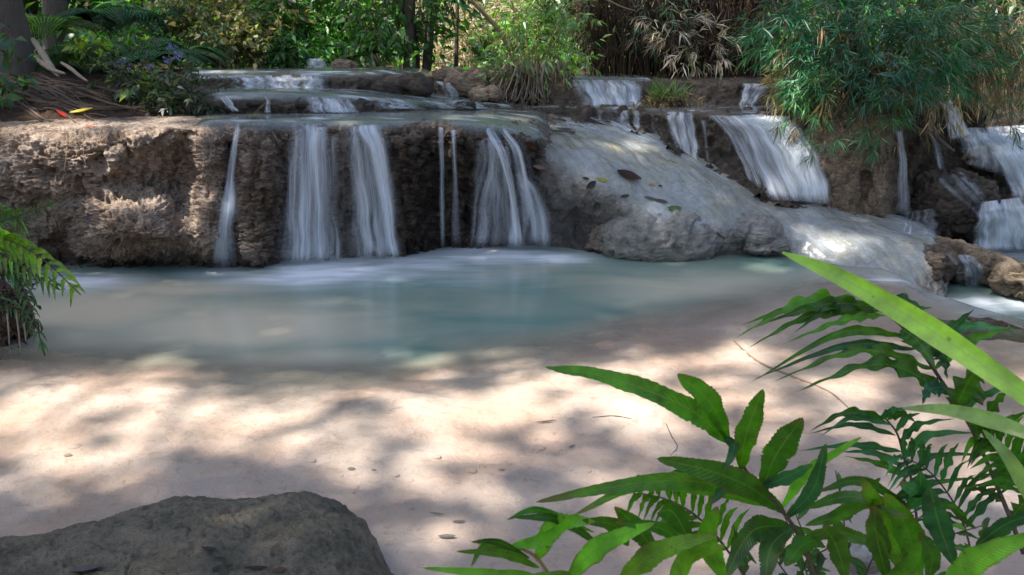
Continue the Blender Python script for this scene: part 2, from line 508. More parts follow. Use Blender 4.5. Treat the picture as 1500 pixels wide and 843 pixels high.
# --- front terrace: the flaky cliff, with recesses behind the falls and columns between
terr = {
 -260: [(470,6.2),(420,6.25),(393,6.30),(372,6.27),(345,6.2),(310,6.15),(270,6.2),(235,6.22),(208,6.28),(190,6.4),(181,6.6),(174,6.95),(168,7.4),(163,8.0)],
   20: [(470,6.2),(420,6.3),(393,6.42),(372,6.38),(345,6.3),(310,6.22),(270,6.15),(235,6.18),(208,6.25),(190,6.35),(181,6.55),(174,6.9),(167,7.4),(162,8.0)],
   95: [(470,6.2),(420,6.3),(393,6.50),(372,6.64),(345,6.58),(310,6.32),(270,6.22),(235,6.2),(208,6.25),(190,6.38),(181,6.6),(174,6.9),(167,7.4),(162,8.0)],
  160: [(470,6.2),(420,6.3),(393,6.48),(376,6.34),(345,6.00),(310,6.10),(270,6.32),(235,6.24),(208,6.24),(190,6.34),(181,6.55),(174,6.9),(167,7.4),(162,8.0)],
  225: [(470,6.2),(420,6.3),(393,6.52),(376,6.36),(345,5.98),(310,6.12),(270,6.52),(235,6.50),(208,6.30),(190,6.36),(181,6.55),(174,6.9),(167,7.4),(162,8.0)],
  265: [(470,6.3),(420,6.35),(393,6.48),(374,6.46),(345,6.22),(310,6.42),(270,6.70),(235,6.68),(208,6.52),(190,6.42),(181,6.58),(174,6.9),(167,7.4),(162,8.0)],
  300: [(470,6.3),(420,6.4),(392,6.44),(374,6.38),(345,6.16),(310,6.24),(270,6.36),(235,6.26),(208,6.30),(190,6.42),(181,6.6),(174,6.95),(167,7.4),(162,8.0)],
  340: [(470,6.3),(420,6.4),(390,6.46),(370,6.44),(345,6.38),(310,6.40),(270,6.48),(235,6.46),(208,6.45),(190,6.52),(182,6.68),(174,7.0),(167,7.4),(162,8.0)],
  385: [(470,6.3),(420,6.4),(388,6.42),(370,6.30),(345,6.36),(310,6.40),(270,6.36),(235,6.34),(208,6.38),(190,6.5),(182,6.68),(174,7.0),(167,7.4),(162,8.0)],
  425: [(470,6.4),(420,6.5),(387,6.62),(370,6.66),(345,6.66),(310,6.66),(270,6.66),(235,6.62),(208,6.55),(191,6.58),(184,6.75),(174,7.1),(167,7.5),(162,8.0)],
  500: [(470,6.5),(420,6.6),(384,6.74),(370,6.78),(345,6.78),(310,6.78),(270,6.78),(235,6.74),(208,6.66),(191,6.66),(184,6.8),(174,7.1),(167,7.5),(162,8.0)],
  575: [(470,6.6),(420,6.7),(378,6.80),(365,6.82),(345,6.84),(310,6.84),(270,6.82),(235,6.76),(208,6.7),(191,6.7),(184,6.85),(174,7.15),(167,7.5),(162,8.1)],
  610: [(470,6.7),(420,6.8),(372,6.92),(355,6.78),(335,6.70),(305,6.66),(270,6.64),(235,6.62),(208,6.62),(191,6.7),(183,6.88),(174,7.2),(167,7.6),(162,8.2)],
  645: [(470,6.8),(420,6.9),(364,7.12),(350,7.08),(330,7.04),(300,7.0),(270,6.94),(235,6.86),(208,6.8),(192,6.82),(184,6.98),(174,7.3),(168,7.7),(163,8.3)],
  720: [(470,6.8),(420,6.9),(362,7.18),(350,7.16),(330,7.14),(300,7.1),(270,7.02),(240,6.94),(216,6.88),(200,6.9),(190,7.02),(178,7.35),(170,7.7),(164,8.4)],
  790: [(470,6.90),(420,7.00),(362,7.26),(350,7.22),(330,7.18),(300,7.12),(275,7.06),(252,7.02),(232,7.00),(216,7.05),(204,7.20),(188,7.55),(176,7.90),(167,8.50)],
  860: [(470,7.30),(420,7.40),(366,7.66),(352,7.70),(335,7.70),(312,7.65),(292,7.60),(274,7.60),(256,7.62),(240,7.70),(224,7.85),(205,8.15),(188,8.50),(172,9.00)],
}
def terr_wet(V, q):
    x, y = q[:, 0], q[:, 1]
    w = bumps(x, [(455, 48), (545, 42), (690, 60), (775, 40), (338, 14), (615, 30)])
    w = np.clip(w, 0, 1) * sstep(178, 215, y)
    low = sstep(0.16, 0.02, V[:, 2]) * 0.8
    left = sstep(400, 300, x)
    base = 0.66 * (1 - left) + 0.10 * left
    w = np.maximum(np.maximum(w * 0.95, low), base)
    stain = sstep(.08, .38, fbm(V * np.array([5.0, 2.0, .7]), 3, 95)) * sstep(.95, .6, V[:, 2] + .3 * fbm(V * 3, 2, 96))
    w = np.maximum(w, .55 * stain)
    top = sstep(1.06, 1.13, V[:, 2])
    return w * (1 - top) + top * 0.55
sheet('rock_terrace', terr, 1150, 400, M['cliff'], "rough flaky brown travertine ledge face behind the front curtain falls", "rock ledge", 3,
      big=.11, mid=.045, flake=.030, soft=0.005, wetfn=terr_wet,
      dispw=lambda P, tu: 0.12 + 0.88 * sstep(1.12, 0.98, P[:, :, 2]) * (1 - .8 * sstep(775, 810, tu))[:, None])

# --- pale lime slope to the right of the falls
slope = {
  760: [(430,7.0),(385,7.1),(362,7.25),(340,7.25),(315,7.22),(290,7.15),(265,7.08),(245,7.03),(225,7.0),(208,7.1),(194,7.3),(184,7.6),(176,8.0),(168,8.6)],
  830: [(430,6.9),(385,7.05),(364,7.15),(345,7.15),(322,7.1),(300,7.0),(275,6.95),(255,6.98),(238,7.05),(220,7.2),(204,7.45),(190,7.8),(178,8.3),(167,9.0)],
  880: [(430,6.7),(390,6.85),(369,6.98),(352,7.04),(332,7.02),(310,6.94),(285,6.88),(264,6.95),(245,7.08),(225,7.28),(206,7.6),(192,7.95),(180,8.4),(168,9.0)],
  960: [(430,6.6),(395,6.7),(377,6.83),(360,6.74),(342,6.68),(322,6.72),(304,6.84),(284,7.0),(262,7.18),(238,7.45),(216,7.75),(200,8.05),(188,8.35),(178,8.7)],
 1060: [(430,6.6),(395,6.72),(377,6.87),(360,6.80),(342,6.74),(324,6.78),(310,6.9),(294,7.05),(278,7.22),(262,7.4),(248,7.58),(237,7.75),(228,7.9),(220,8.05)],
 1110: [(430,6.6),(395,6.72),(375,6.9),(360,6.9),(345,6.88),(330,6.9),(320,6.98),(310,7.08),(300,7.2),(290,7.33),(281,7.48),(272,7.62),(264,7.75),(256,7.9)],
 1160: [(450,6.2),(410,6.45),(380,6.74),(366,6.8),(352,6.84),(340,6.9),(330,6.97),(320,7.06),(311,7.16),(303,7.28),(296,7.4),(289,7.52),(283,7.65),(276,7.8)],
 1250: [(470,6.0),(430,6.2),(398,6.42),(384,6.5),(370,6.58),(357,6.67),(346,6.78),(336,6.9),(327,7.02),(319,7.14),(312,7.28),(306,7.4),(301,7.55),(295,7.75)],
 1320: [(480,6.0),(440,6.15),(404,6.34),(392,6.42),(380,6.48),(368,6.56),(358,6.64),(349,6.74),(340,6.86),(333,6.98),(327,7.1),(322,7.22),(319,7.32),(324,7.5)],
 1365: [(480,6.1),(445,6.25),(408,6.4),(399,6.44),(388,6.48),(376,6.54),(366,6.6),(358,6.7),(350,6.8),(344,6.9),(340,7.0),(339,7.1),(346,7.2),(362,7.3)],
 1392: [(490,6.1),(455,6.3),(420,6.5),(412,6.56),(404,6.6),(396,6.64),(388,6.7),(380,6.76),(376,6.84),(374,6.92),(374,7.0),(380,7.08),(395,7.15),(420,7.2)],
}
def slope_crust(V, q):
    x, y = q[:, 0], q[:, 1]
    ridge = np.interp(x, [760, 830, 900, 960, 1040, 1100, 1150, 1200, 1330, 1370, 1400], [200, 250, 285, 325, 335, 335, 348, 420, 420, 380, 340])
    c = sstep(-18, 22, y - ridge + 20 * fbm(V * 5, 3, 5))
    return np.clip(c, 0, 1)
def slope_build():
    nu, nv = 760, 330
    P, tu = sheet_points(slope, nu, nv, 0.008)
    n = normals(P)
    if n[nu // 2, nv // 2, 2] < 0: n = -n
    V = P.reshape(-1, 3)
    q = project(V)
    cr = slope_crust(V, q)
    nn = n.reshape(-1, 3)
    rill = (billow(np.stack([V[:, 0] * 2.6 + V[:, 1] * 1.3, V[:, 1] * 1.0, V[:, 2]], 1) * 2.2, 3, 77) - .3) * 0.035
    d = fbm(V * 1.7, 3, 21) * 0.05 + rill * .7 * (1 - cr) + flaky(V, 23, 0.03, 0.018, 0.007) * (0.06 + 0.84 * cr)
    V = V + nn * d[:, None]
    F = grid_faces(nu, nv)
    x, y = q[:, 0], q[:, 1]
    wet = np.exp(-((x - 845) / 55) ** 2) * sstep(262, 312, y) * 0.95 + sstep(0.05, 0.0, V[:, 2]) * 0.6 * sstep(1180, 1100, x)  # first term paints the dark of the hollow beside the boulder; second is wet waterline
    wet = np.maximum(wet, sstep(865, 790, x + 25 * fbm(V * 4, 3, 91)) * .85 * sstep(172, 200, y))
    o = build('rock_slope', V, F, M['slope'], attrs={'wet': np.clip(wet, 0, 1), 'crust': cr})
    tag(o, "smooth pale grey wet lime slope descending from the pools to the pond edge", "rock slope")
    remember(V, F)
slope_build()

# --- boulders swelling out of the slope front
def boulder(name, centre, rad, label, seed, mat, n=150, crust=1.0, disp=(.10, .05, .014), rotz=0.0, wet=0.1, power=2.3, group=None, tilt=0.0):
    u = np.linspace(0, 2 * np.pi, n, endpoint=False); v = np.linspace(-np.pi / 2 + 0.02, np.pi / 2 - 0.02, n // 2)
    uu, vv = np.meshgrid(u, v, indexing='ij')
    d = np.stack([np.cos(vv) * np.cos(uu), np.cos(vv) * np.sin(uu), np.sin(vv)], -1)
    k = (np.abs(d) ** power).sum(-1) ** (-1 / power)
    S = d * k[..., None]
    P = S * np.array(rad)
    if tilt: P[..., 2] += tilt * P[..., 0]
    c, s = math.cos(rotz), math.sin(rotz)
    P = np.stack([P[..., 0] * c - P[..., 1] * s, P[..., 0] * s + P[..., 1] * c, P[..., 2]], -1) + np.array(centre)
    V = P.reshape(-1, 3); dn = d.reshape(-1, 3)
    sc = max(rad)
    V = V + dn * (flaky(V, seed, disp[0] * sc * 2, disp[1], disp[2]))[:, None]
    m, h = uu.shape
    idx = np.arange(m * h).reshape(m, h)
    nx = np.roll(idx, -1, 0)
    F = np.stack([idx[:, :-1].ravel(), nx[:, :-1].ravel(), nx[:, 1:].ravel(), idx[:, 1:].ravel()], 1)
    w = np.clip(wet + sstep(0.06, 0.0, V[:, 2] - 0.0) * 0.5, 0, 1)
    o = build(name, V, F, mat, attrs={'wet': w, 'crust': np.full(len(V), crust)})
    tag(o, label, "boulder", group)
    remember(V, F)
    return o

c = at(965, 350, 6.95); boulder('boulder', c, (0.50, 0.36, 0.27), "large rounded grey boulder under the slope, dipping into the pond", 41, M['slope'], 170, 0.75, (.05, .018, .010))
c = at(1092, 335, 6.98); boulder('boulder', c, (0.30, 0.22, 0.14), "overhanging grey rock lobe right of the largest boulder at the pond", 42, M['slope'], 130, 0.7, (.05, .018, .010), -0.5)
c = at(1120, 358, 6.88); boulder('boulder', c, (0.20, 0.16, 0.085), "small tan rounded stone tucked under the overhanging lobe", 43, M['slope'], 100, 0.85, (.05, .018, .010))
c = at(905, 352, 7.08); boulder('boulder', c, (0.26, 0.22, 0.20), "dark low rock lump between the last curtain fall and largest boulder", 44, M['cliff'], 110, 1.0, wet=0.55)

# --- the stepped wall right of centre, under the row of small falls
step = {
  735: [(185,8.3),(176,8.45),(168,8.75),(164,8.8),(161,8.85),(159,8.95),(157,9.2),(155,9.9)],
  860: [(188,8.25),(178,8.45),(170,8.62),(166,8.64),(162,8.66),(160,8.75),(158,9.0),(155,9.9)],
  940: [(212,8.0),(198,8.15),(186,8.24),(176,8.24),(167,8.2),(162,8.28),(159,8.6),(155,9.8)],
 1010: [(250,7.6),(232,7.75),(212,7.88),(192,7.92),(174,7.86),(165,7.95),(160,8.4),(155,9.8)],
 1080: [(275,7.4),(255,7.55),(230,7.66),(203,7.72),(180,7.68),(167,7.78),(161,8.3),(156,9.7)],
 1140: [(305,7.25),(285,7.4),(252,7.5),(216,7.58),(186,7.6),(172,7.75),(163,8.2),(157,9.6)],
 1215: [(320,7.3),(300,7.45),(260,7.6),(220,7.7),(190,7.75),(176,7.9),(166,8.3),(158,9.6)],
}
sheet('rock_ledge', step, 460, 150, M['ledge'], "dark wet rock step above the pale slope, under the row of small falls", "rock ledge", 7,
      big=.07, mid=.045, flake=.014, wetfn=lambda V, q: 0.62 - 0.3 * sstep(1.05, 1.1, V[:, 2]),
      dispw=lambda P, tu: 0.2 + 0.8 * sstep(1.12, 1.0, P[:, :, 2]))

# --- left upper tiers
tier2 = {
  225: [(178,7.3),(170,7.35),(160,7.45),(150,7.5),(142,7.55),(136,7.75),(133,8.1),(131,8.7)],
  300: [(178,7.2),(169,7.25),(158,7.22),(148,7.25),(139,7.38),(134,7.7),(132,8.1),(131,8.7)],
  400: [(178,7.2),(169,7.28),(158,7.26),(148,7.28),(139,7.4),(134,7.7),(132,8.1),(131,8.7)],
  520: [(178,7.3),(168,7.4),(158,7.42),(150,7.5),(144,7.66),(139,7.95),(135,8.3),(132,8.8)],
  620: [(176,7.6),(168,7.66),(160,7.7),(154,7.85),(150,8.05),(146,8.3),(142,8.6),(138,9.0)],
  700: [(176,7.9),(168,8.0),(162,8.1),(158,8.2),(155,8.35),(152,8.6),(149,8.8),(146,9.2)],
  770: [(176,8.1),(168,8.3),(163,8.45),(160,8.55),(157,8.7),(155,8.9),(153,9.1),(151,9.5)],
}
sheet('rock_ledge', tier2, 460, 110, M['ledge'], "low rounded dark rock tier just behind the upper pool", "rock ledge", 13,
      big=.06, mid=.03, flake=.010, wetfn=lambda V, q: 0.75 - 0.2 * sstep(1.2, 1.3, V[:, 2]),
      dispw=lambda P, tu: 0.45 + 0.55 * sstep(1.25, 1.15, P[:, :, 2]))
tier3 = {
  215: [(150,8.3),(138,8.45),(131,8.55),(122,8.6),(113,8.65),(107,8.8),(104,9.0),(101,9.8)],
  330: [(150,8.2),(138,8.3),(131,8.36),(122,8.38),(114,8.4),(111,8.6),(106,8.75),(101,9.8)],
  480: [(150,8.2),(138,8.3),(131,8.36),(122,8.38),(114,8.4),(110,8.6),(106,8.85),(101,9.8)],
  570: [(150,8.5),(140,8.6),(132,8.62),(123,8.65),(114,8.7),(109,8.85),(105,9.1),(101,9.9)],
  640: [(155,8.9),(146,9.0),(138,9.05),(130,9.1),(123,9.2),(117,9.4),(110,9.7),(104,10.2)],
  700: [(160,9.0),(152,9.1),(144,9.15),(134,9.2),(124,9.25),(114,9.4),(106,9.7),(101,10.3)],
  800: [(166,8.9),(158,9.1),(150,9.2),(140,9.25),(130,9.3),(120,9.4),(112,9.6),(106,10.3)],
}
sheet('rock_ledge', tier3, 420, 110, M['ledge'], "highest flat-topped rock tier in front of the forest, left of centre", "rock ledge", 15,
      big=.05, mid=.035, flake=.012, wetfn=lambda V, q: 0.5 - 0.35 * sstep(1.36, 1.42, V[:, 2]),
      dispw=lambda P, tu: 0.3 + 0.7 * sstep(1.42, 1.34, P[:, :, 2]))
rear = {
  790: [(168,8.8),(160,8.95),(150,9.0),(140,9.05),(128,9.1),(119,9.2),(114,9.4),(110,10.4)],
  840: [(168,8.7),(160,8.82),(150,8.86),(140,8.88),(128,8.9),(119,8.98),(114,9.2),(110,10.3)],
  945: [(168,8.7),(160,8.82),(150,8.86),(140,8.88),(128,8.9),(120,8.98),(116,9.2),(111,10.3)],
  985: [(168,9.0),(161,9.1),(151,9.15),(141,9.18),(130,9.2),(122,9.24),(118,9.4),(112,10.3)],
 1080: [(168,9.0),(161,9.1),(151,9.12),(141,9.14),(130,9.14),(122,9.18),(118,9.35),(113,10.3)],
 1140: [(168,8.9),(161,9.0),(151,9.02),(141,9.04),(130,9.04),(123,9.1),(119,9.3),(114,10.3)],
 1220: [(168,8.8),(161,8.9),(151,8.9),(141,8.9),(130,8.9),(123,9.0),(119,9.2),(114,10.3)],
}
sheet('rock_ledge', rear, 420, 110, M['ledge'], "straight-topped tan rock wall below the dry reeds, behind the grassy tuft", "rock ledge", 19,
      big=.04, mid=.025, flake=.010, wetfn=lambda V, q: 0.30 + 0.3 * bumps(q[:, 0], [(890, 45), (1105, 26)]),
      dispw=lambda P, tu: 0.3 + 0.7 * sstep(1.36, 1.28, P[:, :, 2]))

# --- rock column under the bamboo
colst = {
 1150: [(350,7.5),(315,7.55),(285,7.7),(240,7.8),(205,7.85),(182,7.9),(168,8.1),(156,8.5),(146,9.0),(136,10.0)],
 1190: [(350,7.3),(310,7.42),(275,7.46),(235,7.46),(200,7.5),(174,7.58),(160,7.8),(150,8.3),(140,8.9),(130,10.0)],
 1240: [(360,7.15),(315,7.26),(275,7.28),(235,7.26),(200,7.28),(172,7.38),(156,7.65),(146,8.2),(136,8.9),(126,10.0)],
 1290: [(370,7.1),(325,7.2),(285,7.18),(240,7.16),(205,7.18),(174,7.28),(156,7.6),(144,8.1),(132,8.9),(122,10.0)],
 1318: [(370,7.3),(330,7.4),(290,7.36),(245,7.32),(210,7.34),(176,7.42),(156,7.7),(142,8.1),(130,8.9),(120,10.0)],
 1350: [(380,7.9),(345,7.85),(305,7.8),(262,7.74),(220,7.7),(184,7.75),(158,8.0),(140,8.4),(128,9.0),(118,10.0)],
 1395: [(390,8.3),(350,8.3),(310,8.3),(270,8.25),(230,8.2),(192,8.25),(162,8.4),(142,8.7),(126,9.2),(116,10.0)],
 1440: [(400,8.7),(360,8.7),(320,8.7),(280,8.7),(240,8.75),(200,8.8),(166,8.9),(144,9.1),(126,9.4),(114,10.0)],
}
def colshape(P, tu):
    x = project(P.reshape(-1, 3))[:, 0].reshape(P.shape[:2])
    fl = np.abs(np.sin(x / 13.0 + 1.2 * np.sin(P[:, :, 2] * 4))) * 0.12 * sstep(1.1, 0.8, P[:, :, 2]) * sstep(1240, 1275, x)
    P = P.copy(); P[:, :, 1] += fl
    return P
sheet('rock_column', colst, 420, 250, M['column'], "tall brown fluted rock pillar beneath the green bamboo", "rock pillar", 27, big=.09, mid=.055, flake=.014, shape=colshape,
      wetfn=lambda V, q: 0.12 + 0.62 * sstep(1285, 1330, q[:, 0]) + 0.2 * sstep(1240, 1280, q[:, 0]),
      dispw=lambda P, tu: 0.35 + 0.65 * sstep(1.25, 1.1, P[:, :, 2]))
# --- wall behind the right-hand cascade
rw = {
 1360: [(420,8.6),(375,8.7),(330,8.8),(280,8.9),(235,9.0),(190,9.1),(160,9.2),(140,9.4),(128,9.9),(118,11)],
 1420: [(420,8.0),(375,8.1),(330,8.15),(295,8.2),(285,8.5),(205,8.7),(192,9.0),(140,9.3),(128,9.8),(118,11)],
 1500: [(420,7.9),(375,8.0),(330,8.05),(300,8.1),(288,8.4),(215,8.6),(195,9.0),(140,9.3),(128,9.8),(118,11)],
 1640: [(420,7.6),(375,7.8),(330,7.9),(300,8.0),(285,8.2),(215,8.5),(192,8.9),(140,9.2),(128,9.8),(118,11)],
}
sheet('rock_wall', rw, 260, 220, M['ledge'], "dark stepped rock face behind the right-hand cascade", "rock wall", 33, big=.10, mid=.05, flake=.014, wetfn=lambda V, q: np.full(len(V), 0.7))

c = at(1392, 296, 7.72); boulder('boulder', c, (0.38, 0.34, 0.30), "big dripping rock hump between the rock pillar and right cascade", 51, M['ledge'], 170, 1.0, (.09, .06, .015), wet=0.65, tilt=-0.12)
c = at(1350, 330, 7.75); boulder('boulder', c, (0.24, 0.26, 0.25), "dark dripping rock at the foot of the fluted pillar", 52, M['ledge'], 120, 1.0, (.09, .05, .015), wet=0.7)
c = at(1462, 232, 8.35); boulder('boulder', c, (0.22, 0.16, 0.12), "dark wet boulder inside the right cascade's middle drop", 53, M['ledge'], 100, 1.0, wet=0.8)
c = at(1498, 318, 7.9); boulder('boulder', c, (0.28, 0.2, 0.24), "dark boulder beside the lowest drop of the right cascade", 54, M['ledge'], 100, 1.0, wet=0.8)
# low rock run at the right edge
c = at(1432, 392, 6.75); boulder('boulder', c, (0.50, 0.20, 0.17), "long brown rock ridge with thin water film at right edge", 55, M['column'], 150, 1.0, (.06, .04, .013), -0.35, wet=0.25, tilt=-0.25)
c = at(1500, 412, 6.3); boulder('boulder', c, (0.22, 0.2, 0.13), "tan rounded stone at the end of the brown ridge", 56, M['column'], 110, 1.0, (.07, .035, .012), wet=0.1)
c = at(1365, 388, 6.62); boulder('boulder', c, (0.16, 0.2, 0.16), "dark undercut rock nose where the slope ends at right", 57, M['ledge'], 110, 1.0, (.09, .05, .014), wet=0.3)
c = at(1470, 500, 5.0); boulder('boulder', c, (0.75, 0.22, 0.10), "flat brown wet rock below the rounded pool lip", 58, M['column'], 130, 1.0, (.05, .03, .010), -0.25, wet=0.4)
# golden boulders by the centre trees
for px, py, Y, r, lb, s in ((685, 122, 9.0, (0.24, 0.2, 0.16), "golden brown boulder left of the centre shrub's roots", 61),
                            (712, 138, 8.75, (0.18, 0.16, 0.09), "low golden stone touching the water below the centre shrub", 62),
                            (655, 112, 9.3, (0.14, 0.14, 0.08), "small tan stone behind the short white fall", 63),
                            (508, 97, 9.4, (0.14, 0.1, 0.06), "small orange stone lying on the highest tier", 64),
                            (1172, 150, 8.3, (0.26, 0.25, 0.13), "rounded tan rock between the rear fall and the bamboo", 65),
                            (681, 156, 7.95, (0.10, 0.09, 0.05), "small black stone standing in the shallow run", 66),
                            (590, 128, 8.5, (0.30, 0.22, 0.12), "dark rock lump capped by dead fern fronds", 67)):
    boulder('boulder', at(px, py, Y), r, lb, s, M['column'] if s not in (66, 67) else M['ledge'], 80, 1.0, (.07, .03, .010), wet=0.05 if s not in (66, 67) else 0.8)

boulder('boulder', at(800, 197, 7.78), (.34, .16, .055), "low dark wet lip of rock crossing the top of the pale slope", 70, M['ledge'], 90, 1.0, (.05, .02, .008), wet=.7)

# --- near dark rock, bottom left
near = {
 -220: [(700,3.7),(790,2.62),(772,2.50),(768,2.36),(790,2.2),(830,2.05),(880,1.9),(990,1.7)],
    0: [(730,3.7),(800,2.52),(790,2.44),(795,2.32),(815,2.2),(845,2.05),(885,1.92),(990,1.7)],
  110: [(730,3.7),(785,2.62),(772,2.52),(778,2.38),(800,2.24),(835,2.08),(880,1.92),(990,1.7)],
  200: [(720,3.7),(760,2.74),(747,2.64),(750,2.48),(775,2.3),(820,2.1),(875,1.92),(990,1.7)],
  285: [(710,3.7),(740,2.82),(724,2.72),(728,2.54),(755,2.34),(805,2.12),(870,1.92),(990,1.7)],
  360: [(710,3.7),(745,2.82),(730,2.74),(735,2.54),(762,2.34),(808,2.12),(870,1.92),(990,1.7)],
  440: [(705,3.7),(735,2.84),(718,2.74),(724,2.54),(752,2.34),(802,2.12),(868,1.92),(990,1.7)],
  500: [(715,3.7),(748,2.78),(735,2.70),(742,2.52),(768,2.34),(812,2.14),(872,1.92),(990,1.7)],
  540: [(760,3.3),(790,2.62),(778,2.58),(784,2.46),(800,2.32),(832,2.14),(880,1.94),(990,1.7)],
  575: [(830,2.9),(850,2.42),(838,2.40),(840,2.34),(850,2.24),(868,2.12),(900,1.94),(990,1.7)],
  610: [(900,2.3),(905,2.2),(900,2.16),(905,2.1),(920,2.04),(940,1.96),(960,1.88),(1000,1.7)],
}
def near_mat():
    m, nt, out = new_mat("near_rock")
    v = coords(nt, (1, 1, 1), 'World')
    a = noise(nt, v, 6, 6, 0.6, 0.4); b = noise(nt, v, 40, 6, 0.7); f = noise(nt, v, 210, 3, 0.7)
    c = mixc(nt, ramp(nt, a, [(0.35, 0.0), (0.65, 1.0)]), (0.10, 0.088, 0.060), (0.20, 0.162, 0.112))
    c = mixc(nt, ramp(nt, b, [(0.5, 0.0), (0.66, 0.75)]), c, (0.050, 0.052, 0.032))
    c = mixc(nt, ramp(nt, b, [(0.30, 0.7), (0.42, 0.0)]), c, (0.20, 0.155, 0.10))
    c = mixc(nt, 1.0, c, ramp(nt, f, [(0.3, 0.6), (0.7, 1.35)]), 'MULTIPLY')
    h = math_(nt, 'ADD', math_(nt, 'MULTIPLY', b, 0.9), math_(nt, 'MULTIPLY', f, 0.4))
    principled(nt, out, c, 0.75, bump(nt, h, 0.9, 0.014), 0.3)
    return m
M['near'] = near_mat()
def near_build():
    nu, nv = 420, 260
    P, tu = sheet_points(near, nu, nv, 0.03)
    n = normals(P)
    if n[nu // 2, nv // 2, 2] < 0: n = -n
    V = P.reshape(-1, 3); nn = n.reshape(-1, 3)
    d = fbm(V * 3.5, 4, 71) * 0.03 + (billow(V * 9, 4, 72) - .3) * 0.022 + fbm(V * 45, 2, 73) * 0.004
    d -= sstep(0.3, 0.55, perlin(V * 16, 79)) * 0.014
    d -= sstep(0.05, 0.0, np.abs(fbm(V * np.array([3.5, 5, 5]), 3, 83))) * 0.010 + sstep(0.25, 0.5, perlin(V * 42, 85)) * 0.005
    V = V + nn * d[:, None]
    F = grid_faces(nu, nv)
    tag(build('boulder', V, F, M['near']), "large dark grey-green boulder cropped by the bottom left corner", "boulder")
    remember(V, F)
near_build()
# ------------------------------------------------------------------ ground, stream bed, water
def ground_z(x, y):
    z = -0.75 + np.zeros_like(x)
    z = np.maximum(z, -0.75 + 2.05 * sstep(8.9, 9.9, y) * sstep(7.5, 5.5, np.abs(x - 0.0)) )
    z = np.maximum(z, -0.75 + 2.05 * sstep(9.2, 10.4, y))
    z = np.maximum(z, -0.75 + 2.0 * sstep(-5.6, -6.8, x) * sstep(-12, 4.0, y))
    z = np.maximum(z, -0.75 + 2.0 * sstep(6.5, 8.2, x) * sstep(-12, 4.0, y))
    z = np.maximum(z, -0.75 + 1.2 * sstep(-0.6, -3.0, y))
    z = np.maximum(z, -0.75 + 0.95 * sstep(3.4, 4.6, x) * sstep(4.6, 3.6, y))
    d = np.maximum(np.hypot(x * 0.8, y - 4) - 8.5, 0)
    z = z + np.where(y > 9, 1, 0.5) * (0.035 * d + 0.010 * d * d) * sstep(0, 3, d) * np.where(d < 40, 1, 0) + np.where(d >= 40, np.where(y > 9, 1, .5) * 17.4, 0)
    return z

ax = np.concatenate([np.linspace(-130, -14, 50)[:-1], np.linspace(-14, 14, 180), np.linspace(14, 130, 50)[1:]])
ay = np.concatenate([np.linspace(-100, -6, 40)[:-1], np.linspace(-6, 24, 190), np.linspace(24, 150, 60)[1:]])
gx, gy = np.meshgrid(ax, ay, indexing='ij')
gz = ground_z(gx, gy)
G = np.stack([gx, gy, gz], -1).reshape(-1, 3)
G[:, 2] += fbm(G * 0.7, 4, 101) * 0.22 * sstep(-0.7, 0.9, G[:, 2])
def soil_mat():
    m, nt, out = new_mat("forest_floor")
    v = coords(nt, (1, 1, 1), 'World')
    a = noise(nt, v, 3, 6, 0.65); b = noise(nt, v, 30, 5, 0.7)
    c = mixc(nt, a, (0.045, 0.03, 0.02), (0.11, 0.072, 0.045))
    c = mixc(nt, ramp(nt, b, [(0.55, 0.0), (0.72, 0.8)]), c, (0.18, 0.12, 0.07))
    principled(nt, out, c, 0.9, bump(nt, b, 1.0, 0.06), 0.2)
    return m
M['soil'] = soil_mat()
GF = grid_faces(len(ax), len(ay))
tag(build('ground', G, GF, M['soil']), kind='structure')

# boundary between shallows and the deeper milky water, as seen on the water plane
edge_px = [(-300, 522), (0, 520), (150, 534), (400, 556), (560, 556), (650, 532), (800, 512), (950, 474), (1080, 446), (1180, 428), (1260, 405), (1330, 396)]
edge = np.array([onz(a, b, 0.0)[:2] for a, b in edge_px])
def depth(x, y):
    e = np.interp(x, edge[:, 0], edge[:, 1])
    s = y - e + 0.16 * fbm(np.stack([x * 1.3, y * 1.3, x * 0], -1).reshape(-1, 3), 3, 9).reshape(np.shape(x))
    return 0.035 + 0.34 * sstep(-0.35, 2.2, s)
def lip_x(y): return np.interp(y, [4.2, 4.9, 5.4, 5.9, 6.4, 7.0], [3.9, 3.30, 3.02, 2.86, 2.86, 2.95])
def roll(x, y):
    t = np.maximum(x - lip_x(y), 0)
    return -np.minimum(1.1 * t * t + 0.18 * t, 0.55) * sstep(4.5, 5.0, y)

ax = np.linspace(-7, 5.2, 620); ay = np.concatenate([np.linspace(-3, 1.4, 50)[:-1], np.linspace(1.4, 5.2, 330), np.linspace(5.2, 8.3, 80)[1:]])
gx, gy = np.meshgrid(ax, ay, indexing='ij')
B = np.stack([gx, gy, -depth(gx, gy)], -1).reshape(-1, 3)
B[:, 2] += roll(B[:, 0], B[:, 1]) - 0.02 * sstep(0, 0.3, B[:, 0] - lip_x(B[:, 1]))
Q = B * np.array([1, 1, 0])
shal = sstep(-0.30, -0.06, B[:, 2])
mound = 0
for (a, b, r, h) in ((560, 600, 0.35, 0.05), (860, 590, 0.40, 0.05), (130, 575, 0.5, 0.035), (240, 620, 0.3, 0.03), (980, 600, .3, .03), (720, 700, .35, .02)):
    c = onz(a, b, 0); mound = mound + h * np.exp(-(((Q[:, 0] - c[0]) / r) ** 2 + ((Q[:, 1] - c[1]) / (r * .8)) ** 2))
B[:, 2] += shal * (mound * 0.8 + 0.022 * fbm(Q * 2.2, 3, 111) + 0.018 * fbm(Q * np.array([6, 9, 1]), 3, 112) + 0.014 * billow(Q * 14, 3, 114) + 0.005 * fbm(Q * 38, 2, 116)) - 0.018 * shal
